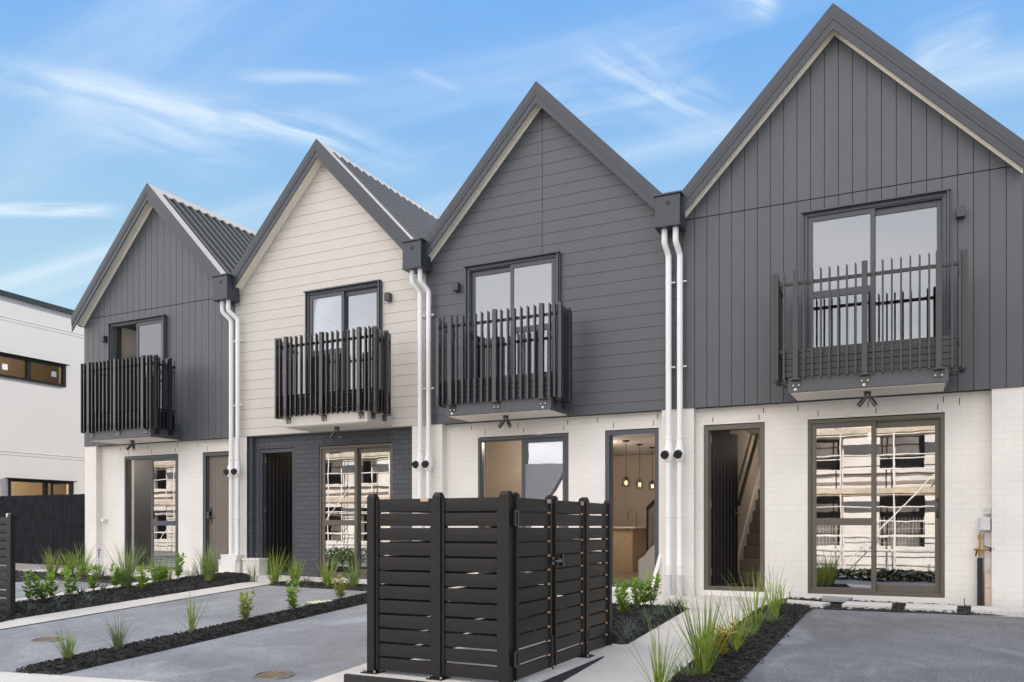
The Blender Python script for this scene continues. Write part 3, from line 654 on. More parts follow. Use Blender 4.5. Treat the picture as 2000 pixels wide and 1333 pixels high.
    for sg in (-1, 1):
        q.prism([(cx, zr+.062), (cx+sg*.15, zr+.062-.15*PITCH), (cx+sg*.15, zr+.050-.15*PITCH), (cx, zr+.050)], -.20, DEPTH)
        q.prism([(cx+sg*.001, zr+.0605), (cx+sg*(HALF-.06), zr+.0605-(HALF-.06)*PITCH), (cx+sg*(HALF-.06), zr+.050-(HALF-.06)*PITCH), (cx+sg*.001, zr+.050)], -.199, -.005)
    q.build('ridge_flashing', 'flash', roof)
    for sg in (-1, 1):
        xo = HALF+(.13 if (i == 0 and sg < 0) else (-.07 if not (i == 3 and sg > 0) else .0))
        q = MB()                               # stepped barge: capping over fascia
        for zo, zt_, ya, yb_ in ((.0615, .135, -.225, -.203), (-.074, .055, -.222, -.200), (-.129, .118, -.214, -.196)):
            q.prism([(cx, zr+zo), (cx+sg*xo, zr+zo-xo*PITCH), (cx+sg*xo, zr+zo-zt_-xo*PITCH), (cx, zr+zo-zt_)], ya, yb_)
        q.build('barge_board', 'trim', root)
        q = MB(); xs_ = HALF if not (i == 0 and sg < 0) else HALF+.05
        q.prism([(cx, PEAK+.012), (cx+sg*xs_, PEAK+.012-xs_*PITCH), (cx+sg*xs_, PEAK-.004-xs_*PITCH), (cx, PEAK-.004)], -.195, -.001)
        q.build('soffit', 'soffit', root)
        q = MB(); q.prism([(cx, PEAK-.005), (cx+sg*xs_, PEAK-.005-xs_*PITCH), (cx+sg*xs_, PEAK-.038-xs_*PITCH), (cx, PEAK-.038)], -.034, -.0205)
        q.build('scotia', 'soffit' , root)
    # --- side and back walls
    q = MB()
    if i == 0: q.box(x0, x0+.2, .501, DEPTH-.3, -.2, 5.0)
    if i == 3: q.box(x1-.2, x1, .501, DEPTH-.3, -.2, 5.0)
    if q.v: q.build('side_wall', 'clad', root)
    if i < 3:
        xp = (CX[i]+CX[i+1])/2; q = MB(); q.box(xp-.09, xp+.09, .345, DEPTH-.31, -.2, 5.1); q.build('party_wall', 'beige', root)
    # --- interiors
    a, b_ = x0+.21, x1-.21 if i == 3 else x1-.1
    q = MB(); q.box(a-.11, b_, BR+.23, DEPTH-.3, .02, .068); q.build('ground_floor', 'floorwood', root)
    q = MB(); q.box(a-.11, b_, BR+.23, DEPTH-.3, 2.42, 2.50); q.build('ceiling', 'ceil', root)
    q = MB(); q.box(a-.11, b_, .23, DEPTH-.3, 2.90, 2.95); q.build('upper_floor', 'carpet', root)
    q = MB(); q.box(a-.11, b_, .225, DEPTH-.3, 5.10, 5.14); q.build('upper_ceiling', 'ceil', root)
    q = MB(); q.box(a-.11, b_, DEPTH-.29, DEPTH-.1, -.2, 6.9 if False else 5.1); q.build('rear_wall', 'beige', root)
    yq = {0: 3.3, 1: 3.0, 2: 5.6, 3: 5.2}[i]
    MB().box(a-.1, b_-.01, yq, yq+.1, .07, 2.41).build('interior_wall', 'beige', root); MB().box(a-.1, b_-.01, 3.2, 3.3, 2.96, 5.09).build('interior_wall', 'beige', root)
    # --- openings
    joinery(root, 'sliding door on the upper floor', s['up'][0], s['up'][1], UZ0, UZ1, -.03, s['upf'], s['upopen'], 'glass', s['jm'], tz=3.81, cap=True)
    joinery(root, 'sliding door on the ground floor', s['win'][0], s['win'][1], GZ0, GZ1-.012, BR+.025, s['winf'], s['wopen'], 'glass_low', s['gm'], tz=.985)
    dk = dict(m='black_door', fm='warm_sheen' if i in (1, 3) else 'joinery')
    if i == 0: entry_door(root, *s['door'], GZ0, GZ1-.012, BR+.025, 0, 'taupe_door', 'joinery', lock=True, label='closed taupe boarded entry door')
    if i == 1: entry_door(root, s['door'][0], s['door'][1], GZ0, GZ1-.012, BR+.025, 80, 'black_door', 'trim', label='black boarded entry door standing open')
    if i == 2: entry_door(root, *s['door'], GZ0, GZ1-.012, BR+.025, None, label='open doorway with a grey frame and no leaf in view')
    if i == 3: entry_door(root, *s['door'], GZ0, GZ1-.012, BR+.025, 69, 'black_door', 'warm_sheen', label='black boarded entry door swung inwards')
    balcony(root, i, s['bal'], s); spotlight(root, s['spot'])
    q = MB(); lx = s['lx']; q.box(lx-.045, lx+.045, -.115, -.021, 4.50, 4.62); q.build('wall_light', 'fins_grey', root, bevel=.003)
    if i < 3: downpipes(root, {0: -10.649-.03+.03, 1: -6.738, 2: -2.823}[i], {0: -10.83, 1: -6.892, 2: -2.925}[i])
H1, H2, H3, H4 = [s['root'] for s in SPEC]
# white stepped plinth at the pipes left of the dark brick house
q = MB(); q.box(-11.02, -10.62, -.20, -.006, -.2, .34); q.box(-10.98, -10.60, -.19, -.006, .341, .43); q.box(-10.55, -10.18, -.10, .115, -.2, .33); q.box(-10.56, -10.16, -.11, .118, .331, .37); q.build('plinth', 'white_brick', H1, bevel=.004)

# --- inside the houses
def light(name, loc, e, r=.08, c=(1, .89, .76), parent=None):
    l = bpy.data.lights.new(name, 'POINT'); l.energy = e; l.color = c; l.shadow_soft_size = r
    o = bpy.data.objects.new(name, l); col.objects.link(o); o.location = Vector(loc)-(origin(parent) if parent else Vector()); o.parent = parent; return o
def downlight(root, x, y, z, e):
    q = MB(); q.tube([(x, y, z-.001), (x, y, z-.012)], .05, 20); d = q.build('downlight', 'glow', root); light('downlight_glow', (x, y, z-.15), e, .06, parent=d)
downlight(H1, -13.3, 1.6, 2.42, 26); downlight(H1, -13.2, 1.7, 5.10, 14); downlight(H2, -8.6, 1.8, 2.42, 1.5)
downlight(H3, -5.4, 1.1, 2.42, 9); downlight(H4, -1.6, 2.8, 2.42, 4); downlight(H4, -.6, 2.4, 2.42, 3); downlight(H3, -5.2, 2.8, 2.42, 14)
q = MB(); q.box(-6.7, -4.66, 1.75, 1.85, .07, 2.41); q.build('interior_wall', 'beige', H3)       # short cross wall seen through the open slider
q = MB(); q.box(-14.5, -11.2, 3.0, 3.29, .07, .98); k1 = q.build('kitchen_cabinet', 'brownwall', H1)
q = MB(); q.box(-14.5, -11.2, 2.97, 3.29, .981, 1.02); q.build('worktop', 'black', k1)
q = MB(); q.box(-14.5, -11.2, 3.27, 3.295, 1.021, 1.33); q.build('splashback', 'brownwall', k1)
q = MB(); q.box(-13.9, -12.6, 2.90, 2.92, 2.97, 4.35); q.build('wardrobe_mirror', 'mirror', H1)
q = MB(); q.box(-13.94, -12.56, 2.925, 2.95, 2.96, 4.40); q.build('wardrobe_frame', 'black', H1)
# stairs behind the open door of the right house
st = MB()
for k in range(13): st.box(-2.35, -1.20, 1.35+k*.25, 1.35+(k+1)*.25+.02, .07+k*.0001, .07+(k+1)*.185)
stair = st.build('staircase', 'carpet', H4, bevel=.015)
q = MB(); q.bar((-2.37, 1.25, .16), (-2.37, 4.5, 2.55), .03, .26); q.build('stringer', 'white', stair)
q = MB(); q.bar((-2.30, 1.2, 1.25), (-2.30, 3.2, 2.75), .03, .08); q.build('stair_rail', 'black', stair)
q = MB(); q.box(-2.60, -2.39, 1.0, 5.1, .07, 2.41); q.build('stair_wall', 'beige', H4)
# kitchen behind the doorway of the third house
isl = empty('kitchen_island', (-5.4, 4.3, .068), 'oak kitchen island with a pale worktop seen through the open doorway', 'kitchen island')
q = MB(); q.box(-6.2, -4.75, 3.85, 4.75, .069, .885); q.build('cabinet', 'oak', isl)
q = MB(); q.box(-6.24, -4.68, 3.80, 4.80, .886, .918); q.build('worktop', 'white', isl, bevel=.004)
tp = MB(); tx, ty = -4.80, 4.25
pth = [(tx, ty, .919), (tx, ty, 1.16)]+[(tx-.085+.085*math.cos(t*math.pi/8), ty-.0, 1.16+.085*math.sin(t*math.pi/8)) for t in range(1, 9)]+[(tx-.17, ty, 1.08)]
tp.tube(pth, .011, 12); tp.tube([(tx, ty, .919), (tx, ty, .99)], .018, 12)
tag(tp.build('tap', 'brass', smooth=True), 'brass gooseneck tap standing on the kitchen island', 'tap')
for n_, (px, py, lb) in enumerate(((-4.53, 2.8, 'nearest of the three wire cage pendant lamps hanging in the kitchen'), (-4.50, 3.49, 'middle one of the three cage pendant lamps hanging in the kitchen'), (-4.47, 4.18, 'farthest cage pendant lamp in the kitchen, half hidden by the door frame'))):
    pe = empty('pendant_lamp', (px, py, 2.42), lb, 'pendant lamp', 'pendant lamps over the kitchen island')
    q = MB(); q.tube([(px, py, 2.419), (px, py, 2.395)], .06, 20); q.build('ceiling_rose', 'black', pe, smooth=True)
    q = MB(); q.tube([(px, py, 2.395), (px, py, 1.78)], .005, 6); q.tube([(px, py, 1.79), (px, py, 1.72)], .017, 10); q.build('cord', 'black', pe)
    q = MB()
    for k in range(14):
        t = k/14*2*math.pi
        q.tube([(px+math.cos(t)*r_, py+math.sin(t)*r_, z_) for r_, z_ in ((.022, 1.785), (.05, 1.765), (.068, 1.72), (.072, 1.67), (.062, 1.615))], .0028, 5)
    q.tube([(px+.062*math.cos(t/12*math.pi), py+.062*math.sin(t/12*math.pi), 1.615) for t in range(25)], .004, 6)
    q.build('lamp_shade', 'black', pe)
    q = MB(); q.tube([(px, py, 1.72), (px, py, 1.70), (px, py, 1.67), (px, py, 1.645)], [.010, .022, .024, .008], 12); q.build('bulb', 'glow', pe, smooth=True)
    light('pendant_glow', (px, py, 1.66), 4, .03, parent=pe)
# low stair start with a black newel inside the third house, and an offcut leaning outside
sb = empty('stair_balustrade', (-3.7, 1.7, .068), 'white stair base with a black newel and sloping glass rail just inside the doorway', 'stair')
q = MB(); q.prism([(-3.90, .07), (-3.35, .07), (-3.35, .88), (-3.74, .56), (-3.80, .47), (-3.90, .40)], 1.50, 1.75); q.build('stair_base', 'white', sb, bevel=.006)
q = MB(); q.box(-3.80, -3.765, 1.60, 1.635, .472, 1.22); q.bar((-3.79, 1.618, 1.20), (-3.35, 1.618, 1.62), .035, .06); q.build('newel', 'black', sb)
q = MB(); q.add([(-3.764, 1.618, .60), (-3.35, 1.618, .95), (-3.35, 1.618, 1.56), (-3.764, 1.618, 1.17)], [(0, 1, 2, 3)])
q.add([(-3.764, 1.628, .60), (-3.35, 1.628, .95), (-3.35, 1.628, 1.56), (-3.764, 1.628, 1.17)], [(0, 3, 2, 1)]); q.build('glass_panel', 'glass_low', sb)
q = MB(); q.bar((-3.235, -.06, .05), (-3.135, .09, .56), .012, .05, up=(1, 0, 0))
tag(q.build('trim_board', 'white', bevel=.002), 'short thin white board leaning in the foot of the open kitchen doorway', 'board')

# --- services on the right house
sv = empty('water_inlet', (.69, .06, 0), 'brass valve and black lagged pipe rising from the mulch by the right pier', 'water valve')
q = MB(); q.tube([(.66, .055, -.06), (.66, .055, .56)], .028, 14); q.build('lagged_pipe', 'rubber', sv, smooth=True)
q = MB(); q.tube([(.66, .055, .56), (.66, .055, .86)], .013, 12); q.tube([(.60, .05, .66), (.78, .05, .66)], .015, 12); q.tube([(.66, .055, .78), (.66, .055, .83)], .022, 8); q.tube([(.66, .055, .60), (.66, .055, .64)], .022, 8); q.tube([(.655, .02, .68), (.655, .05, .68)], .02, 10); q.build('valve', 'brass', sv, smooth=True)
q = MB(); q.bar((.70, .03, .70), (.80, .0, .665), .016, .012); q.tube([(.76, .05, .66), (.81, .05, .655)], .024, 10); q.bar((.63, .03, .66), (.615, .02, .58), .01, .012); q.build('tap_lever', 'rubber', sv)
q = MB(); q.tube([(.70, .09, -.05), (.70, .09, .85)], .007, 8); q.build('thin_pipe', 'steel', sv)
q = MB(); q.box(.655, .765, .02, .115, .88, 1.03)
o = tag(q.build('junction_box', 'pvc_grey', bevel=.006), 'pale grey electrical box with a yellow mark above the brass valve', 'junction box')
q = MB(); q.add([(.745, .0185, .885), (.765-.003, .0185, .885), (.7535, .0185, .905)], [(0, 1, 2)]); q.add([(.745, .0195, .885), (.762, .0195, .885), (.7535, .0195, .905)], [(0, 2, 1)]); q.build('warning_mark', 'yellow_sign', o)
q = MB(); q.box(.715, .83-.055, .045, .117, -.06, .38); q.tube([(.715, .04, .0), (.715, .04, .42), (.73, .04, .455), (.76, .04, .455), (.775, .04, .42), (.775, .04, .0)], .008, 8); q.box(.712, .778, .036, .06, .22, .26)
tag(q.build('pipe_cover', mat('tan_plastic', (.62, .50, .42), .5, var=.05), bevel=.004), 'tan plastic pipe cover standing against the pier at the far right', 'pipe cover')
q = MB(); q.box(.705, .775, .05, .117, 1.065, 1.14)
tag(q.build('doorbell_box', 'pvc_grey', bevel=.008), 'small grey switch box on the white wall halfway up the right pier', 'switch box')
q = MB(); q.box(-14.40, -14.31, .04, .117, 1.02, 1.08); q.tube([(-14.33, .06, 1.05), (-14.33, .02, 1.05)], .028, 12)
tag(q.build('outdoor_socket', 'pvc', bevel=.006), 'small pale socket on the white wall of the leftmost house', 'socket')
# purple meter mark on the return of the left pier
q = MB()
for a, b_, z0_, z1_ in ((.02, .10, .475, .49), (.045, .07, .37, .47), (.03, .085, .50, .512), (.04, .06, .33, .36)): q.box(-14.469, -14.4675, a, b_, z0_-.03, z1_-.03)
q.build('paint_mark', 'purple', H1)
# smart lock on the taupe door
q = MB(); q.box(-11.665, -11.60, .135, .165, 1.06, 1.20); q.build('smart_lock', 'black', H1, bevel=.006)

# ------------------------------------------------------------------ bin enclosure
PZ = -.147
pad = MB()
def padpoly(z0, z1, x0, x1, y0, y1, taper=0): pad.box(x0, x1, y0, y1, z0, z1)
enc = empty('bin_enclosure', (-3.0, -5.0, PZ), 'black slatted bin screen with two side gates in the foreground', 'bin enclosure')
q = MB(); q.box(-3.76, -2.31, -6.05, -3.96, PZ-.25, PZ-.004); q.build('kerb', 'kerb', enc, bevel=.008)
q = MB(); q.box(-3.735, -2.335, -6.03, -3.985, PZ-.0035, PZ); q.build('slab', 'concrete', enc)
SW, SP = .087, .1063; ZT, ZB = 1.126, -.122
def post(x, y, parent, w_=.065, top=1.168, bottom=PZ+.01, foot=True, m='slat'):
    q = MB(); h = w_/2; q.box(x-h, x+h, y-h, y+h, bottom, top-.028)
    q.add([(x-h, y-h, top-.028), (x+h, y-h, top-.028), (x+h, y+h, top-.028), (x-h, y+h, top-.028), (x-h+.012, y-h+.012, top), (x+h-.012, y-h+.012, top), (x+h-.012, y+h-.012, top), (x-h+.012, y+h-.012, top)],
          [(0,3,2,1),(0,1,5,4),(1,2,6,5),(2,3,7,6),(3,0,4,7),(4,5,6,7)])
    o = q.build('post', m, parent, bevel=.003)
    if foot:
        q = MB(); q.box(x-.065, x+.065, y-.065, y+.065, bottom-.009, bottom-.001); q.build('base_plate', 'slat', o)
        q = MB()
        for dx in (-.05, .05):
            for dy in (-.05, .05): q.tube([(x+dx, y+dy, bottom-.001), (x+dx, y+dy, bottom+.014)], .008, 8)
        q.build('anchor_bolt', 'steel', o)
    return o
def panel_x(xa, xb, y, parent, name='slat_panel', zt=ZT, zb=ZB, n=12, hole=None):
    q = MB(); st = .024
    q.box(xa, xa+st, y-.017, y+.017, zb, zt); q.box(xb-st, xb, y-.017, y+.017, zb, zt)
    pitch = (zt-zb+.0155)/n
    for k in range(n):
        z1_ = zt-k*pitch; z0_ = z1_-pitch+.0155
        n2 = 4            # slightly bowed slat face
        pr = [(y+.016, z0_), (y-.008, z0_), (y-.0092, z0_+.25*(z1_-z0_)), (y-.0098, (z0_+z1_)/2), (y-.0092, z0_+.75*(z1_-z0_)), (y-.008, z1_), (y+.016, z1_)]
        q.prism_x(pr, xa+st-.001, xb-st+.001)
    return q.build(name, 'slat', parent)
def panel_y(ya, yb, x, parent, name='slat_panel', zt=ZT, zb=ZB, n=12, caps=True):
    q = MB(); st = .03
    q.box(x-.017, x+.017, ya, ya+st, zb, zt); q.box(x-.017, x+.017, yb-st, yb, zb, zt)
    pitch = (zt-zb+.0155)/n; cp = MB()
    for k in range(n):
        z1_ = zt-k*pitch; z0_ = z1_-pitch+.0155
        pr = [(x-.012, z0_), (x+.008, z0_), (x+.0095, (z0_+z1_)/2), (x+.008, z1_), (x-.012, z1_)]
        q.prism(pr, ya+st-.001, yb-st+.001)
        if k < n-1 and caps: cp.box(x+.006, x+.016, yb-st-.024, yb-st-.001, z0_-.0145, z0_-.001)
    o = q.build(name, 'slat', parent)
    if caps: cp.build('end_spacer', 'copper', o)
    return o
YF = -5.92; XR = -2.455
post(-3.59, YF, enc); post(-3.028, YF, enc); post(XR-.038, YF, enc, w_=.075)
panel_x(-3.557, -3.061, YF, enc); panel_x(-2.995, -2.531, YF, enc)
g1 = panel_y(-5.87, -5.27, XR, enc, 'gate'); g2 = panel_y(-5.20, -4.60, XR, enc, 'gate')
for g, yy in ((g1, -5.853), (g1, -5.287), (g2, -5.183), (g2, -4.617)):
    q = MB(); q.box(XR-.022, XR+.022, yy-.020, yy+.020, ZT, 1.150); q.box(XR-.014, XR+.014, yy-.012, yy+.012, 1.15, 1.160); q.build('stile_cap', 'slat', g, bevel=.003)
q = MB(); q.box(XR-.03, XR-.01, -5.262, -5.238, PZ+.05, 1.14); q.build('drop_bolt', 'slat', enc)
q = MB(); q.tube([(XR+.02, -5.26, PZ+.01), (XR+.02, -5.26, .12)], .007, 8); q.build('drop_bolt', 'black', enc)
post(XR-.005, -4.545, enc, w_=.065); post(XR-.005, -3.99+.02, enc, w_=.06)
panel_y(-4.51, -4.00, XR-.003, enc)
for yy, z in ((-5.90, .985), (-5.90, .03), (-4.57, .985), (-4.57, .03)):
    q = MB(); q.box(XR+.012, XR+.030, yy-.012, yy-.002, z-.055, z+.055); q.box(XR+.012, XR+.030, yy+.022, yy+.032, z-.055, z+.055)
    q.box(XR+.012, XR+.030, yy-.002, yy+.022, z+.042, z+.055); q.box(XR+.012, XR+.030, yy-.002, yy+.022, z-.055, z-.042); q.tube([(XR+.03, yy+.027, z-.05), (XR+.03, yy+.027, z+.05)], .009, 8)
    q.build('gate_hinge', 'black', enc, bevel=.002)
q = MB(); q.box(XR+.018, XR+.03, -5.29, -5.25, .64, .70); q.box(XR+.018, XR+.045, -5.22, -5.12, .655, .685); q.tube([(XR+.04, -5.27, .67), (XR+.04, -5.13, .67)], .007, 8); q.box(XR+.02, XR+.05, -5.135, -5.12, .63, .715); q.build('gate_latch', 'black', enc)
# back and far side panels, and the copper-tan end labels on top rails
post(-3.59, -3.97, enc); panel_x(-3.557, -3.05, -3.97, enc); post(-3.02, -3.97, enc); panel_x(-2.987, -2.49, -3.97, enc)
panel_y(-5.88, -4.97, -3.59, enc, caps=False); post(-3.59, -4.935, enc); panel_y(-4.90, -4.01, -3.59, enc, caps=False)
q = MB(); q.box(-3.165, -3.10, YF-.022, YF-.0155, 1.105, 1.128); q.build('product_sticker', mat('tan_sticker', (.55, .42, .32), .5, var=0), enc)
q = MB(); q.box(XR+.0175, XR+.024, -5.36, -5.30, 1.098, 1.128); q.box(XR+.0175, XR+.024, -4.69, -4.63, 1.098, 1.128); q.build('end_sticker', mat('pink_sticker', (.45, .30, .26), .5, var=0), enc)

# left screen, one panel in view
le = empty('slat_screen', (-9.5, -5.0, -.12), 'black slatted screen panel cut by the left edge with a pale post cap', 'screen')
dy = -5.02
lp = panel_x(-10.8, -9.28, dy, le, zt=1.03, zb=-.07, n=12); post(-9.24, dy, le, w_=.06, top=1.08, bottom=-.09)
q = MB(); q.box(-9.31, -9.28, dy-.02, dy+.05, 1.031, 1.075); q.build('post_cap', 'white', le, bevel=.006)
q = MB(); q.box(-11.0, -9.18, -5.3, -4.9, -.20, -.10); q.build('kerb', 'kerb', le, bevel=.006)

# ------------------------------------------------------------------ left boundary: paling fence and neighbour
fe = empty('paling_fence', (-16, .3, 0), 'tall black stained timber paling fence running from the left house', 'fence')
q = MB(); x = -22.0; random.seed(3)
while x < -14.98:
    w_ = .145; q.add([(x+.005, .30+random.uniform(-.004, .004), -.1), (x+w_-.005, .30, -.1), (x+w_-.003, .32, -.1), (x+.003, .32, -.1), (x+.003, .30, 1.585+random.uniform(-.006, .006)), (x+w_-.003, .30, 1.585), (x+w_-.003, .32, 1.585), (x+.003, .32, 1.585)],
          [(0,3,2,1),(4,5,6,7),(0,1,5,4),(1,2,6,5),(2,3,7,6),(3,0,4,7)]); x += w_
q.box(-22, -14.98, .321, .36, .3, .38); q.box(-22, -14.98, .321, .36, 1.2, 1.28); q.build('paling', 'timber', fe)
q = MB(); q.box(-14.955, -14.83, .27, .36, -.1, 1.60); q.build('post', 'brown', fe)
nb = empty('neighbour_house', (-18, 0, 0), 'pale plastered flat roofed house behind the fence at the left edge', 'house')
q = MB()
NX = -19.0
def wall_x(rects, zt_l, m):
    q = MB()
    for r_ in holes([(-.1, -.3), (9, -.3), (9, 6.08), (-.1, 6.288)], rects): q.prism_x(r_, NX-.25, NX)
    return q.build('wall', m, nb)
wr = [(.25, 2.552, 4.383, 4.925), (1.108, 2.758, 1.006, 2.037)]
wall_x(wr, 0, 'render')
q = MB(); q.prism_x([(-.2, 6.291), (9, 6.081), (9, 6.20), (-.2, 6.41)], NX-.3, NX+.05); q.box(NX-9, NX-.26, -.1, 9, 5.9, 6.07); q.build('roof', 'black', nb)
q = MB()
for z in (5.74, 2.624): q.box(NX, NX+.005, -.1, 9, z-.03, z+.03)
for z in (5.783, 2.667): q.box(NX, NX+.010, -.1, 9, z, z+.006)
q.build('wall_band', 'render', nb)
def nwin(y0, y1, z0, z1, mull, m, open_s=False):
    q = MB(); t = .06
    q.box(NX-.08, NX+.03, y0, y0+t, z0, z1); q.box(NX-.08, NX+.03, y1-t, y1, z0, z1); q.box(NX-.08, NX+.03, y0+t, y1-t, z1-t, z1); q.box(NX-.08, NX+.03, y0+t, y1-t, z0, z0+t)
    for y in mull: q.box(NX-.08, NX+.028, y-.04, y+.04, z0+t, z1-t)
    q.box(NX, NX+.08, y0-.06, y1+.06, z1+.001, z1+.02)
    o = q.build('window', m, nb); g = MB(); g.box(NX-.04, NX-.03, y0+t, y1-t, z0+t, z1-t); g.build('pane', M['nglass'], o); return o
M['nglass'] = glass_mat('neighbour_glass', -.15, tint=(.8, .8, .8), wav=0)
w1 = nwin(.25, 2.552, 4.383, 4.925, [1.607], 'black'); w2 = nwin(1.108, 2.758, 1.006, 2.037, [2.04], 'black')
MB().box(NX-.028, NX-.024, .99, 1.12, 4.57, 4.70).build('sticker', 'sticker', w1); MB().box(NX-.028, NX-.024, 2.20, 2.33, 4.60, 4.73).build('sticker', 'sticker', w1)
q = MB(); q.box(NX+.05, NX+.75, 2.13, 2.17, 1.94, 1.98); q.box(NX+.05, NX+.75, 2.13, 2.17, 1.10, 1.14); q.box(NX+.71, NX+.75, 2.13, 2.17, 1.14, 1.94); q.box(NX+.05, NX+.09, 2.13, 2.17, 1.14, 1.94); q.build('casement_sash', 'black', w2)
q = MB(); q.box(NX-3, NX-.26, 0, 7, 2.9, 3.0); q.box(NX-3, NX-2.9, 0, 7, .0, 5.9); q.box(NX-3, NX-.26, 7, 7.1, 0, 5.9); q.box(NX-3, NX-.26, -.1, 0, 0, 5.9); q.build('interior', 'beige', nb)
for z, e in ((5.88, 30), (2.88, 75)):
    q = MB(); q.box(NX-1.4, NX-1.3, 1.7, 1.8, z-.02, z); d = q.build('downlight', 'glow', nb); light('downlight_glow', (NX-1.35, 1.75, z-.25), e, c=(1, .78, .48), parent=d)

# ------------------------------------------------------------------ drain grates, cloth
def grate(x, y, r, label):
    e = empty('drain_grate', (x, y, zg(x, y)), label, 'drain grate', 'round drain grates in the drives')
    sl = .055
    q = MB(); seg = 40
    for k in range(seg):
        a, b_ = 2*math.pi*k/seg, 2*math.pi*(k+1)/seg
        vs = []
        for rr, dz in ((r, .012), (r*.86, .012), (r*.86, -.004), (r, -.004)):
            for t in (a, b_): px, py = x+rr*math.cos(t), y+rr*math.sin(t); vs.append((px, py, zg(px, py)+dz))
        q.add(vs, [(0, 1, 3, 2), (2, 3, 5, 4), (6, 7, 1, 0)])
    q.build('rim', 'steel', e)
    q = MB(); q.add([(x+r*.86*math.cos(t/20*math.pi), y+r*.86*math.sin(t/20*math.pi), zg(x+r*.86*math.cos(t/20*math.pi), y+r*.86*math.sin(t/20*math.pi))+.0035) for t in range(40)], [tuple(range(40))]); q.build('pit', 'rubber', e)
    q = MB(); n = 7
    for k in range(n):
        o_ = (-1+2*(k+.5)/n)*r*.84; h = math.sqrt(max(0, (r*.85)**2-o_*o_))
        a = Vector((x+o_, y-h, zg(x+o_, y-h)+.0055)); b_ = Vector((x+o_, y+h, zg(x+o_, y+h)+.0055)); q.bar(a, b_, .016, .0015)
    q.build('bar', mat('rusty_steel', (.50, .36, .24), .6, metal=.3, var=.2, vscale=25), e)
grate(-7.586, -5.72, .15, 'round drain grate on the drive at the lower left behind a fine grass')
grate(-4.453, -6.02, .155, 'rusty round drain grate in the drive just left of the bin screen')
bm = MB(); random.seed(11); nx, ny = 16, 10
for j in range(ny+1):
    for i_ in range(nx+1):
        u, v = i_/nx-.5, j/ny-.5; x = -6.55+u*.34; y = -2.96+v*.22
        bm.v.append((x+.02*noise.noise((u*5, v*5, 3)), y+.02*noise.noise((u*5, v*5, 9)), bed_z(x, y)+.012+.035*abs(noise.noise((u*7, v*7, 0)))+.018*(1-4*u*u)))
for j in range(ny):
    for i_ in range(nx):
        a = j*(nx+1)+i_
        if (i_ in (0, nx-1) and j in (0, 1, ny-1)): continue
        bm.f.append((a, a+1, a+nx+2, a+nx+1))
o = bm.build('work_glove', 'cloth', smooth=True); so = o.modifiers.new('s', 'SOLIDIFY'); so.thickness = .006
tag(o, 'crumpled pale green cloth lying at the edge of the narrow mulch strip', 'cloth')

# ------------------------------------------------------------------ plants
def blade(mb, base, az, lean, length, width, droop, seg=5, fold=.25):
    p = Vector(base); d = Vector((math.cos(az), math.sin(az), 0)); side = Vector((-d.y, d.x, 0)); ang = lean
    vs = []; st = length/seg
    for k in range(seg+1):
        t = k/seg; w_ = width*(1-t**1.8)*(.75+.25*min(1, t*4)); 
        n_ = d*math.cos(ang)*(-1)*fold*w_+Vector((0, 0, math.sin(ang)*fold*w_))
        vs += [p-side*w_/2, p-n_*.6, p+side*w_/2]
        p = p+(d*math.sin(ang)+Vector((0, 0, math.cos(ang))))*st; ang += droop/seg*(1+t)
    fs = []
    for k in range(seg):
        a = k*3; fs += [(a, a+1, a+4, a+3), (a+1, a+2, a+5, a+4)]
    mb.add(vs, fs)
def tuft(x, y, h, n, width, spread, droop, m, label, name='grass_tuft', base_r=.035, group='grass tufts in the planting beds', cat='grass', lmin=.5, z=None):
    z = bed_z(x, y)-.008 if z is None else z
    mb = MB()
    for k in range(n):
        az = random.uniform(0, 2*math.pi); r = base_r*math.sqrt(random.random()); t = random.random()
        lean = 1.45*spread*(.10+.90*t)*random.uniform(.6, 1.15); L_ = 1.08*h*random.uniform(lmin, 1.12)/max(.6, math.cos(min(1.0, lean*.8)))
        blade(mb, (x+r*math.cos(az), y+r*math.sin(az), z), az+random.uniform(-.5, .5), lean*random.uniform(.3, 1), L_, width*random.uniform(.7, 1.2), droop*random.uniform(.2, 1.2)*(.4+t))
    # bring back to local origin
    e = mb.build(name, None); e.data.materials.append(M[m]); 
    off = Vector((x, y, z)); e.data.transform(Matrix.Translation(-off)); e.location = off
    return tag(e, label, cat, group)
def leaf(mb, p, d, up, l, w_):
    d = d.normalized(); s_ = d.cross(up).normalized(); n_ = s_.cross(d)
    pts = [p, p+d*l*.3-s_*w_*.42+n_*l*.03, p+d*l*.68-s_*w_*.46+n_*l*.02, p+d*l-n_*l*.08, p+d*l*.68+s_*w_*.46+n_*l*.02, p+d*l*.3+s_*w_*.42+n_*l*.03, p+d*l*.5-n_*l*.05]
    mb.add(pts, [(0, 1, 6), (1, 2, 6), (2, 3, 6), (3, 4, 6), (4, 5, 6), (5, 0, 6)])
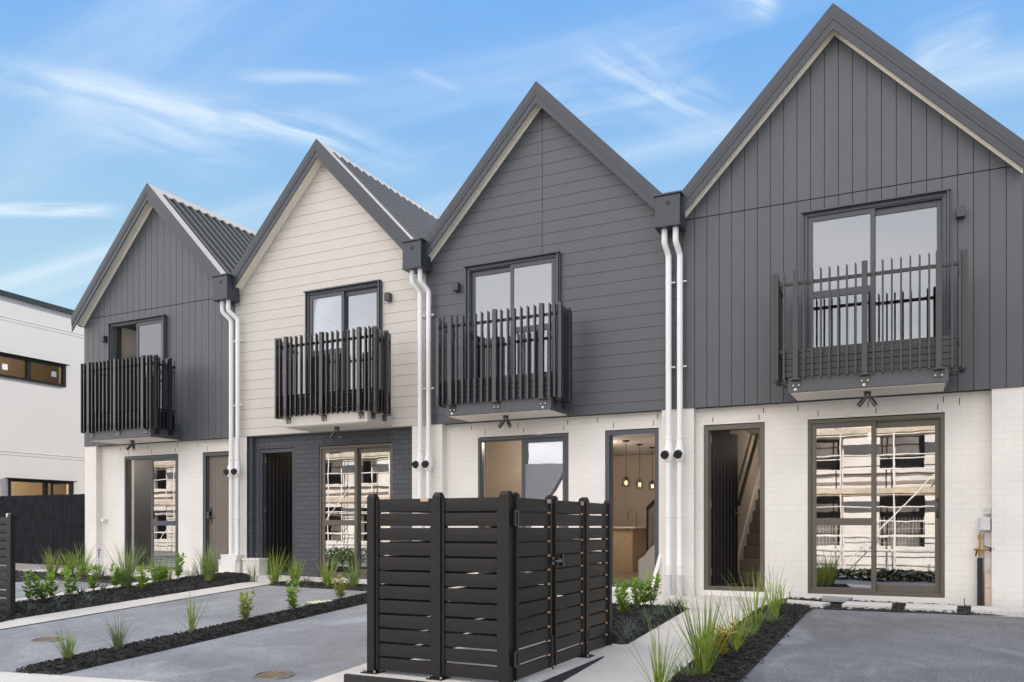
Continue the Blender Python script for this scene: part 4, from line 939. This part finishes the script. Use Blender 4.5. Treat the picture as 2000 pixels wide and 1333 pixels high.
def shrub(x, y, h, stems, lw, m, label, spread=.5, name='shrub', group='young leafy shrubs in the planting beds', per=9):
    z = bed_z(x, y)-.005; e = empty(name, (x, y, z), label, 'shrub', group); lw *= 1.25; stems += 2
    lv = MB(); sm = MB()
    for k in range(stems):
        az = random.uniform(0, 6.28); ln = random.uniform(.05, spread); hh = h*random.uniform(.65, 1.02) if k else h
        b = Vector((x+random.uniform(-.015, .015), y+random.uniform(-.015, .015), z)); tip = b+Vector((math.cos(az)*math.sin(ln), math.sin(az)*math.sin(ln), math.cos(ln)))*hh
        mid = (b+tip)/2+Vector((random.uniform(-.015, .015), random.uniform(-.015, .015), 0))
        pts = [b+(mid-b)*t*2 if t < .5 else mid+(tip-mid)*(t-.5)*2 for t in [j/8 for j in range(9)]]
        sm.tube(pts, [.004*(1-.6*j/8) for j in range(9)], 5)
        for j in range(per):
            t = .2+.8*j/(per-1); i0 = min(7, int(t*8)); p = pts[i0]+(pts[i0+1]-pts[i0])*(t*8-i0)
            for sd_ in (0, 1):
                a = az+j*2.1+sd_*math.pi+random.uniform(-.4, .4); el = random.uniform(.2, .9)
                d = Vector((math.cos(a)*math.cos(el), math.sin(a)*math.cos(el), math.sin(el)))
                leaf(lv, p+d*.006, d, Vector((random.uniform(-.3, .3), random.uniform(-.3, .3), 1)), lw*random.uniform(.75, 1.25)*(1.1-.25*t), lw*random.uniform(.5, .75))
        leaf(lv, tip, Vector((random.uniform(-.2, .2), random.uniform(-.2, .2), 1)), Vector((1, 0, .2)), lw*1.0, lw*.5)
    sm.build('stem', 'stem', e); lv.build('foliage', m, e)
    return e
random.seed(21)
G = 'grass tufts in the planting beds'
# right bed
tuft(-1.60, -5.32, .47, 30, .012, .55, .25, 'grass', 'sparse upright green grass at the bottom edge, near end of the right mulch strip', base_r=.05)
tuft(-1.407, -4.84, .60, 95, .0135, .46, .30, 'grass', 'biggest and densest bright green grass tuft, in the right mulch strip near the path', base_r=.05)
tuft(-1.354, -3.91, .50, 28, .012, .65, .25, 'grass', 'loose splayed green grass just behind the gold leaved plant on the right', base_r=.035)
tuft(-1.352, -3.06, .56, 48, .012, .50, .30, 'grass', 'tall green grass in front of the open black door, middle of the right mulch strip', base_r=.045)
tuft(-1.315, -2.08, .56, 34, .012, .40, .30, 'grass', 'green grass near the far end of the right mulch strip, arching over the wall', base_r=.05)
tuft(-1.392, -1.05, .30, 20, .008, .5, .4, 'grass', 'smallest grass tuft at the wall end of the right mulch strip')
shrub(-1.383, -4.32, .32, 3, .05, 'yellow', 'gold leaved young shrub between two grasses in the right mulch strip', per=9)
for x, y, l in ((-1.50, -4.95, 'low grey green herb clump at the foot of the biggest grass'), (-1.373, -3.30, 'low dark green herb clump halfway along the right mulch strip'), (-1.325, -2.47, 'dark green low clump nearer the house in the right mulch strip')):
    tuft(x, y, .11, 110, .008, 1.0, .5, 'herb', l, 'ground_herb', base_r=.09, group='low herb clumps in the right bed', cat='herb', lmin=.5)
# patch behind the bin screen
AS = [(-2.778, -2.598, .26, 'shrub leaning out from behind the right edge of the bin screen, lowest of five'), (-2.775, -2.127, .33, 'bright green shrub second from the screen in the dark mulch patch'), (-2.76, -1.889, .27, 'shorter bright shrub with yellow base in the middle of the dark mulch patch'), (-2.70, -1.82, .35, 'tallest bright green shrub in front of the white downpipes'), (-3.03, -1.95, .29, 'bright shrub half hidden behind the top right post of the bin screen')]
for x, y, h, l in AS: shrub(x, y, h, 5, .046, 'shrub', l, spread=.42, per=9)
AL = [(-2.419, -2.95, 'dark strap leaved plant in the middle of the dark mulch patch'), (-2.42, -2.02, 'dark arching strap plant at the far corner of the dark mulch patch near the path'), (-2.424, -2.498, 'small dark strap plant between two larger ones in the dark mulch patch'), (-2.37, -1.84, 'dark drooping strap plant at the very tip of the dark mulch patch'), (-2.44, -3.47, 'dark strap plant next to the last post of the bin screen'), (-2.36, -3.80, 'low dark strap plant at the foot of the last post of the bin screen')]
for x, y, l in AL: tuft(x, y, .17, 46, .0065, .9, 2.0, 'lily', l, 'strap_plant', base_r=.03, group='dark strap leaved plants in the mulch', cat='plant', lmin=.7)
# narrow middle bed
tuft(-6.40, -6.34, .29, 90, .0055, .6, .6, 'grass_f', 'fine green grass nearest the viewer at the lower left tip of the narrow mulch strip', base_r=.035)
tuft(-6.33, -5.92, .34, 110, .005, .6, .8, 'grass_d', 'dull feathery grass second along the narrow mulch strip', base_r=.03)
tuft(-6.40, -5.03, .36, 24, .011, .75, .35, 'grass_y', 'sparse stiff grass with yellow tips in the middle of the narrow mulch strip', base_r=.02)
for x, y, h, m, l in ((-6.33, -4.37, .30, 'shrub_y', 'yellowish young shrub, first past the yellow tipped grass'), (-6.32, -3.655, .34, 'shrub', 'broad yellow green shrub left of the crumpled cloth'), (-6.38, -2.713, .32, 'shrub_y', 'leaning shrub right of the crumpled cloth'), (-6.42, -1.95, .25, 'shrub', 'small bright shrub cut off by the left post of the bin screen')):
    shrub(x, y, h, 6, .046, m, l, per=8)
# left bed
LS = [(-9.88, -4.378, .30, 'leafy shrub right beside the black slat screen at the left'), (-9.80, -4.25, .24, 'short shrub just right of the one touching the slat screen'), (-9.86, -4.10, .36, 'tallest of the round leaved shrubs near the slat screen'), (-9.90, -3.82, .32, 'slim round leaved shrub alone before the asphalt gap'), (-10.03, -3.38, .30, 'shrub with large leaves in front of the left pier'), (-10.10, -3.0, .25, 'low shrub with an orange leaf left of the tallest grass'), (-9.5, -3.05, .30, 'shrub in the front of the left bed below the open sliding door'), (-10.1, -2.20, .18, 'tiny shrub behind the grasses under the left house window'), (-10.15, -1.86, .32, 'yellow green bush right of the left house window grasses')]
for x, y, h, l in LS: shrub(x, y, h*1.15, 3, .068, 'shrub', l, per=6)
LG = [(-10.12, -2.80, .64, 150, 'grass_f', .45, 'tallest feathery grass in front of the leftmost open sliding door'), (-10.2, -2.216, .47, 90, 'grass_f', .35, 'green grass in front of the left house window, right of the tallest one'), (-10.35, -1.88, .36, 60, 'grass_f', .4, 'blue green grass at the foot of the left house glass pane'), (-9.50, -1.86, .56, 170, 'grass_f', .28, 'dense upright green grass in front of the closed taupe door'), (-10.2, -1.55, .27, 22, 'grass_p', .7, 'thin pale grass against the white wall between window and taupe door'), (-10.38, -1.2, .32, 26, 'grass_p', .6, 'thin grey grass left of the dense grass at the taupe door'), (-11.7, -2.05, .28, 60, 'grass_d', .8, 'low straggly grass at the foot of the leftmost white pier')]
for x, y, h, n, m, sp, l in LG: tuft(x, y, h*1.0, int(n*1.2), .009, sp*1.15, .6, m, l, base_r=.065)
LL = [(-9.25, -4.807, 'dark strap plant nearest the slat screen in the left bed'), (-9.40, -4.348, 'second dark strap plant along the front of the left bed'), (-9.27, -4.042, 'third dark strap plant along the front of the left bed'), (-10.13, -3.509, 'dark strap plant at the back edge of the left bed below the big leaved shrub'), (-10.15, -3.156, 'dark drooping strap plant on the pale kerb left of the tallest grass')]
for x, y, l in LL: tuft(x, y, .15, 40, .008, .9, 1.8, 'lily', l, 'strap_plant', base_r=.035, group='dark strap leaved plants in the mulch', cat='plant', lmin=.7)
for x, y, h, m, l in ((-12.85, -2.05, .42, 'grass_y', 'yellow tipped grass at the foot of the black paling fence'), (-12.62, -1.90, .38, 'grass', 'middle grass of the three before the paling fence'), (-12.35, -1.86, .48, 'grass_f', 'rightmost grass of the three before the paling fence, beside the pier')):
    tuft(x, y, h*1.1, 80, .012, .6, .6, m, l, base_r=.07)
for x, y, h, m, l in ((-9.15, -1.30, .40, 'grass_p', 'thin pale grass before the white stepped plinth'), (-8.55, -1.5, .46, 'grass', 'tall green grass right under the open black door of the cream house'), (-8.20, -1.45, .36, 'grass', 'green grass between the black door and the dark brick window'), (-7.55, -1.52, .38, 'grass', 'green grass under the left edge of the dark brick house window'), (-7.12, -1.48, .38, 'grass_f', 'green grass under the sliding half of the dark brick house window')):
    tuft(x, y, h*1.1, 26 if m == 'grass_p' else 85, .010, .5, .4, m, l, base_r=.05)
tuft(-8.03, -1.38, .13, 70, .006, 1.0, .8, 'lily', 'low blue green clump against the dark brick wall', 'ground_herb', base_r=.07, cat='herb', group='low clump by the dark wall')

# ------------------------------------------------------------------ across the street (seen mirrored in the glass)
random.seed(5)
def scaffold_building(x0, x1, yf, label, slabel):
    e = empty('unfinished_building', ((x0+x1)/2, yf-4, -.6), label, 'building')
    op = []; x = x0+.7
    while x < x1-1.6:
        w_ = random.uniform(.9, 1.5)
        for z in (.2, 3.0): op.append((x, x+w_, z, z+random.uniform(1.5, 2.0)))
        x += w_+random.uniform(1.0, 1.7)
    q = MB()
    for r_ in holes([(x0, -1.2), (x1, -1.2), (x1, 6.4), (x0, 6.4)], op): q.prism(r_, yf-.2, yf)
    q.build('wall', 'wrap', e)
    q = MB(); q.box(x0, x1, yf-8, yf-1.0, -1.2, 6.3); q.build('core', 'darkwin', e)
    q = MB()
    for z in (2.45, 2.75, 5.3): q.box(x0, x1, yf, yf+.05, z, z+.12)
    q.box(x0-.2, x1+.2, yf-8.3, yf+.3, 6.4, 6.6); q.build('floor_band', 'brownwall', e)
    s_ = empty('scaffolding', ((x0+x1)/2, yf+1.1, -.6), slabel, 'scaffolding')
    q = MB(); x = x0
    while x <= x1:
        for yy in (yf+.6, yf+1.6): q.tube([(x, yy, -.9), (x, yy, 7.0)], .026, 8)
        x += 1.7
    for z in (.1, .6, 1.1, 1.6, 2.1, 2.9, 3.4, 4.1, 4.9, 5.4, 6.3):
        q.tube([(x0-.2, yf+1.62, z), (x1+.2, yf+1.62, z)], .022, 6)
        if random.random() < .6: q.tube([(x0-.2, yf+.62, z-.05), (x1+.2, yf+.62, z-.05)], .022, 6)
    x = x0
    while x+3.4 < x1:
        q.tube([(x, yf+1.66, -.6), (x+3.4, yf+1.66, 3.2)], .022, 6); x += 5.1
    q.build('tube', 'scaf', s_)
    q = MB(); q.box(x0, x1, yf+.65, yf+1.55, 2.0, 2.06); q.box(x0, x1, yf+.65, yf+1.55, 4.1, 4.16); q.box(x0, x1, yf+1.62, yf+1.65, 2.06, 2.25); q.box(x0, x1, yf+1.62, yf+1.65, 4.16, 4.35); q.build('plank', 'plank', s_)
scaffold_building(-7.5, 11, -21.5, 'cream wrapped unfinished building across the street mirrored in the right house window', 'pale scaffolding across the street mirrored in the right house window')
scaffold_building(-42, -19, -21.5, 'cream wrapped unfinished building mirrored in the dark brick house window', 'pale scaffolding mirrored in the dark brick house window')
gh = empty('gabled_house', (-13.5, -24, -.6), 'pale gabled house with grey roof mirrored in the open kitchen slider', 'house')
q = MB(); q.box(-18.5, -11.0, -29, -21.6, -1, 1.9); q.prism([(-13.9, -1), (-12.2, -1), (-12.2, 1.9), (-13.05, 3.3), (-13.9, 1.9)], -21.55, -20.6); q.build('wall', 'render', gh)
q = MB(); q.prism_x([(-21.1, 1.75), (-25.3, 3.95), (-29.5, 1.75), (-29.5, 1.6), (-25.3, 3.8), (-21.1, 1.6)], -18.9, -10.6)
q.prism([(-13.05, 3.55), (-11.95, 1.8), (-12.05, 1.7), (-13.05, 3.35), (-14.05, 1.7), (-14.15, 1.8)], -24.0, -20.3); q.build('roof', 'greyroof', gh)
q = MB(); q.box(-13.5, -12.6, -20.6, -20.55, -.2, 1.1); q.box(-16.9, -15.2, -21.6, -21.55, -.2, 1.2); q.build('window', 'darkwin', gh)
mf = empty('mesh_fence', (0, -17, -.7), 'temporary wire mesh fence across the street mirrored in the right house window', 'fence')
q = MB(); x = -6.0
while x < 6: q.box(x-.003, x+.003, -17.003, -16.997, -.75, 1.2); x += .10
for k in range(9): q.box(-6, 6, -17.003, -16.997, -.7+k*.22, -.694+k*.22)
q.build('mesh', 'scaf', mf)
q = MB(); x = -6
while x <= 6: q.tube([(x, -17, -.8), (x, -17, 1.25)], .02, 8); x += 2.4
q.build('post', 'scaf', mf)
def hedge(x0, x1, y, h, label, n=2200):
    q = MB()
    for k in range(n):
        p = Vector((random.uniform(x0, x1), y+random.uniform(-.4, .4), -.75+h*random.random()**.8*(0.6+.4*noise.noise((k*.0, x0, 1))+.2))); a = random.uniform(0, 6.28)
        leaf(q, p, Vector((math.cos(a), math.sin(a), random.uniform(-.2, .9))), Vector((random.uniform(-.5, .5), random.uniform(-.5, .5), 1)), .14, .09)
    tag(q.build('hedge', 'hedge'), label, 'hedge', kind='stuff')
hedge(-5, 1.2, -15.9, .42, 'low dark hedge across the street mirrored in the bottom of the right window')
hedge(-27, -19, -16, .9, 'low hedge across the street mirrored in the dark brick house window')
# unseen house added beside the row to keep sun off the ground
nr = empty('sun_block_house', (6, 4, 0), 'plain dark townhouse added out of view at the right to block the sun', 'townhouse')
q = MB(); q.box(1.10, 10.5, .7, 9, -.3, 5.2); q.build('wall', 'clad', nr)
for c_ in (3.2, 7.4):
    q = MB(); q.prism([(c_-2.1, 5.2), (c_+2.1, 5.2), (c_, 7.3)], .7, 9); q.build('roof', 'roof', nr)
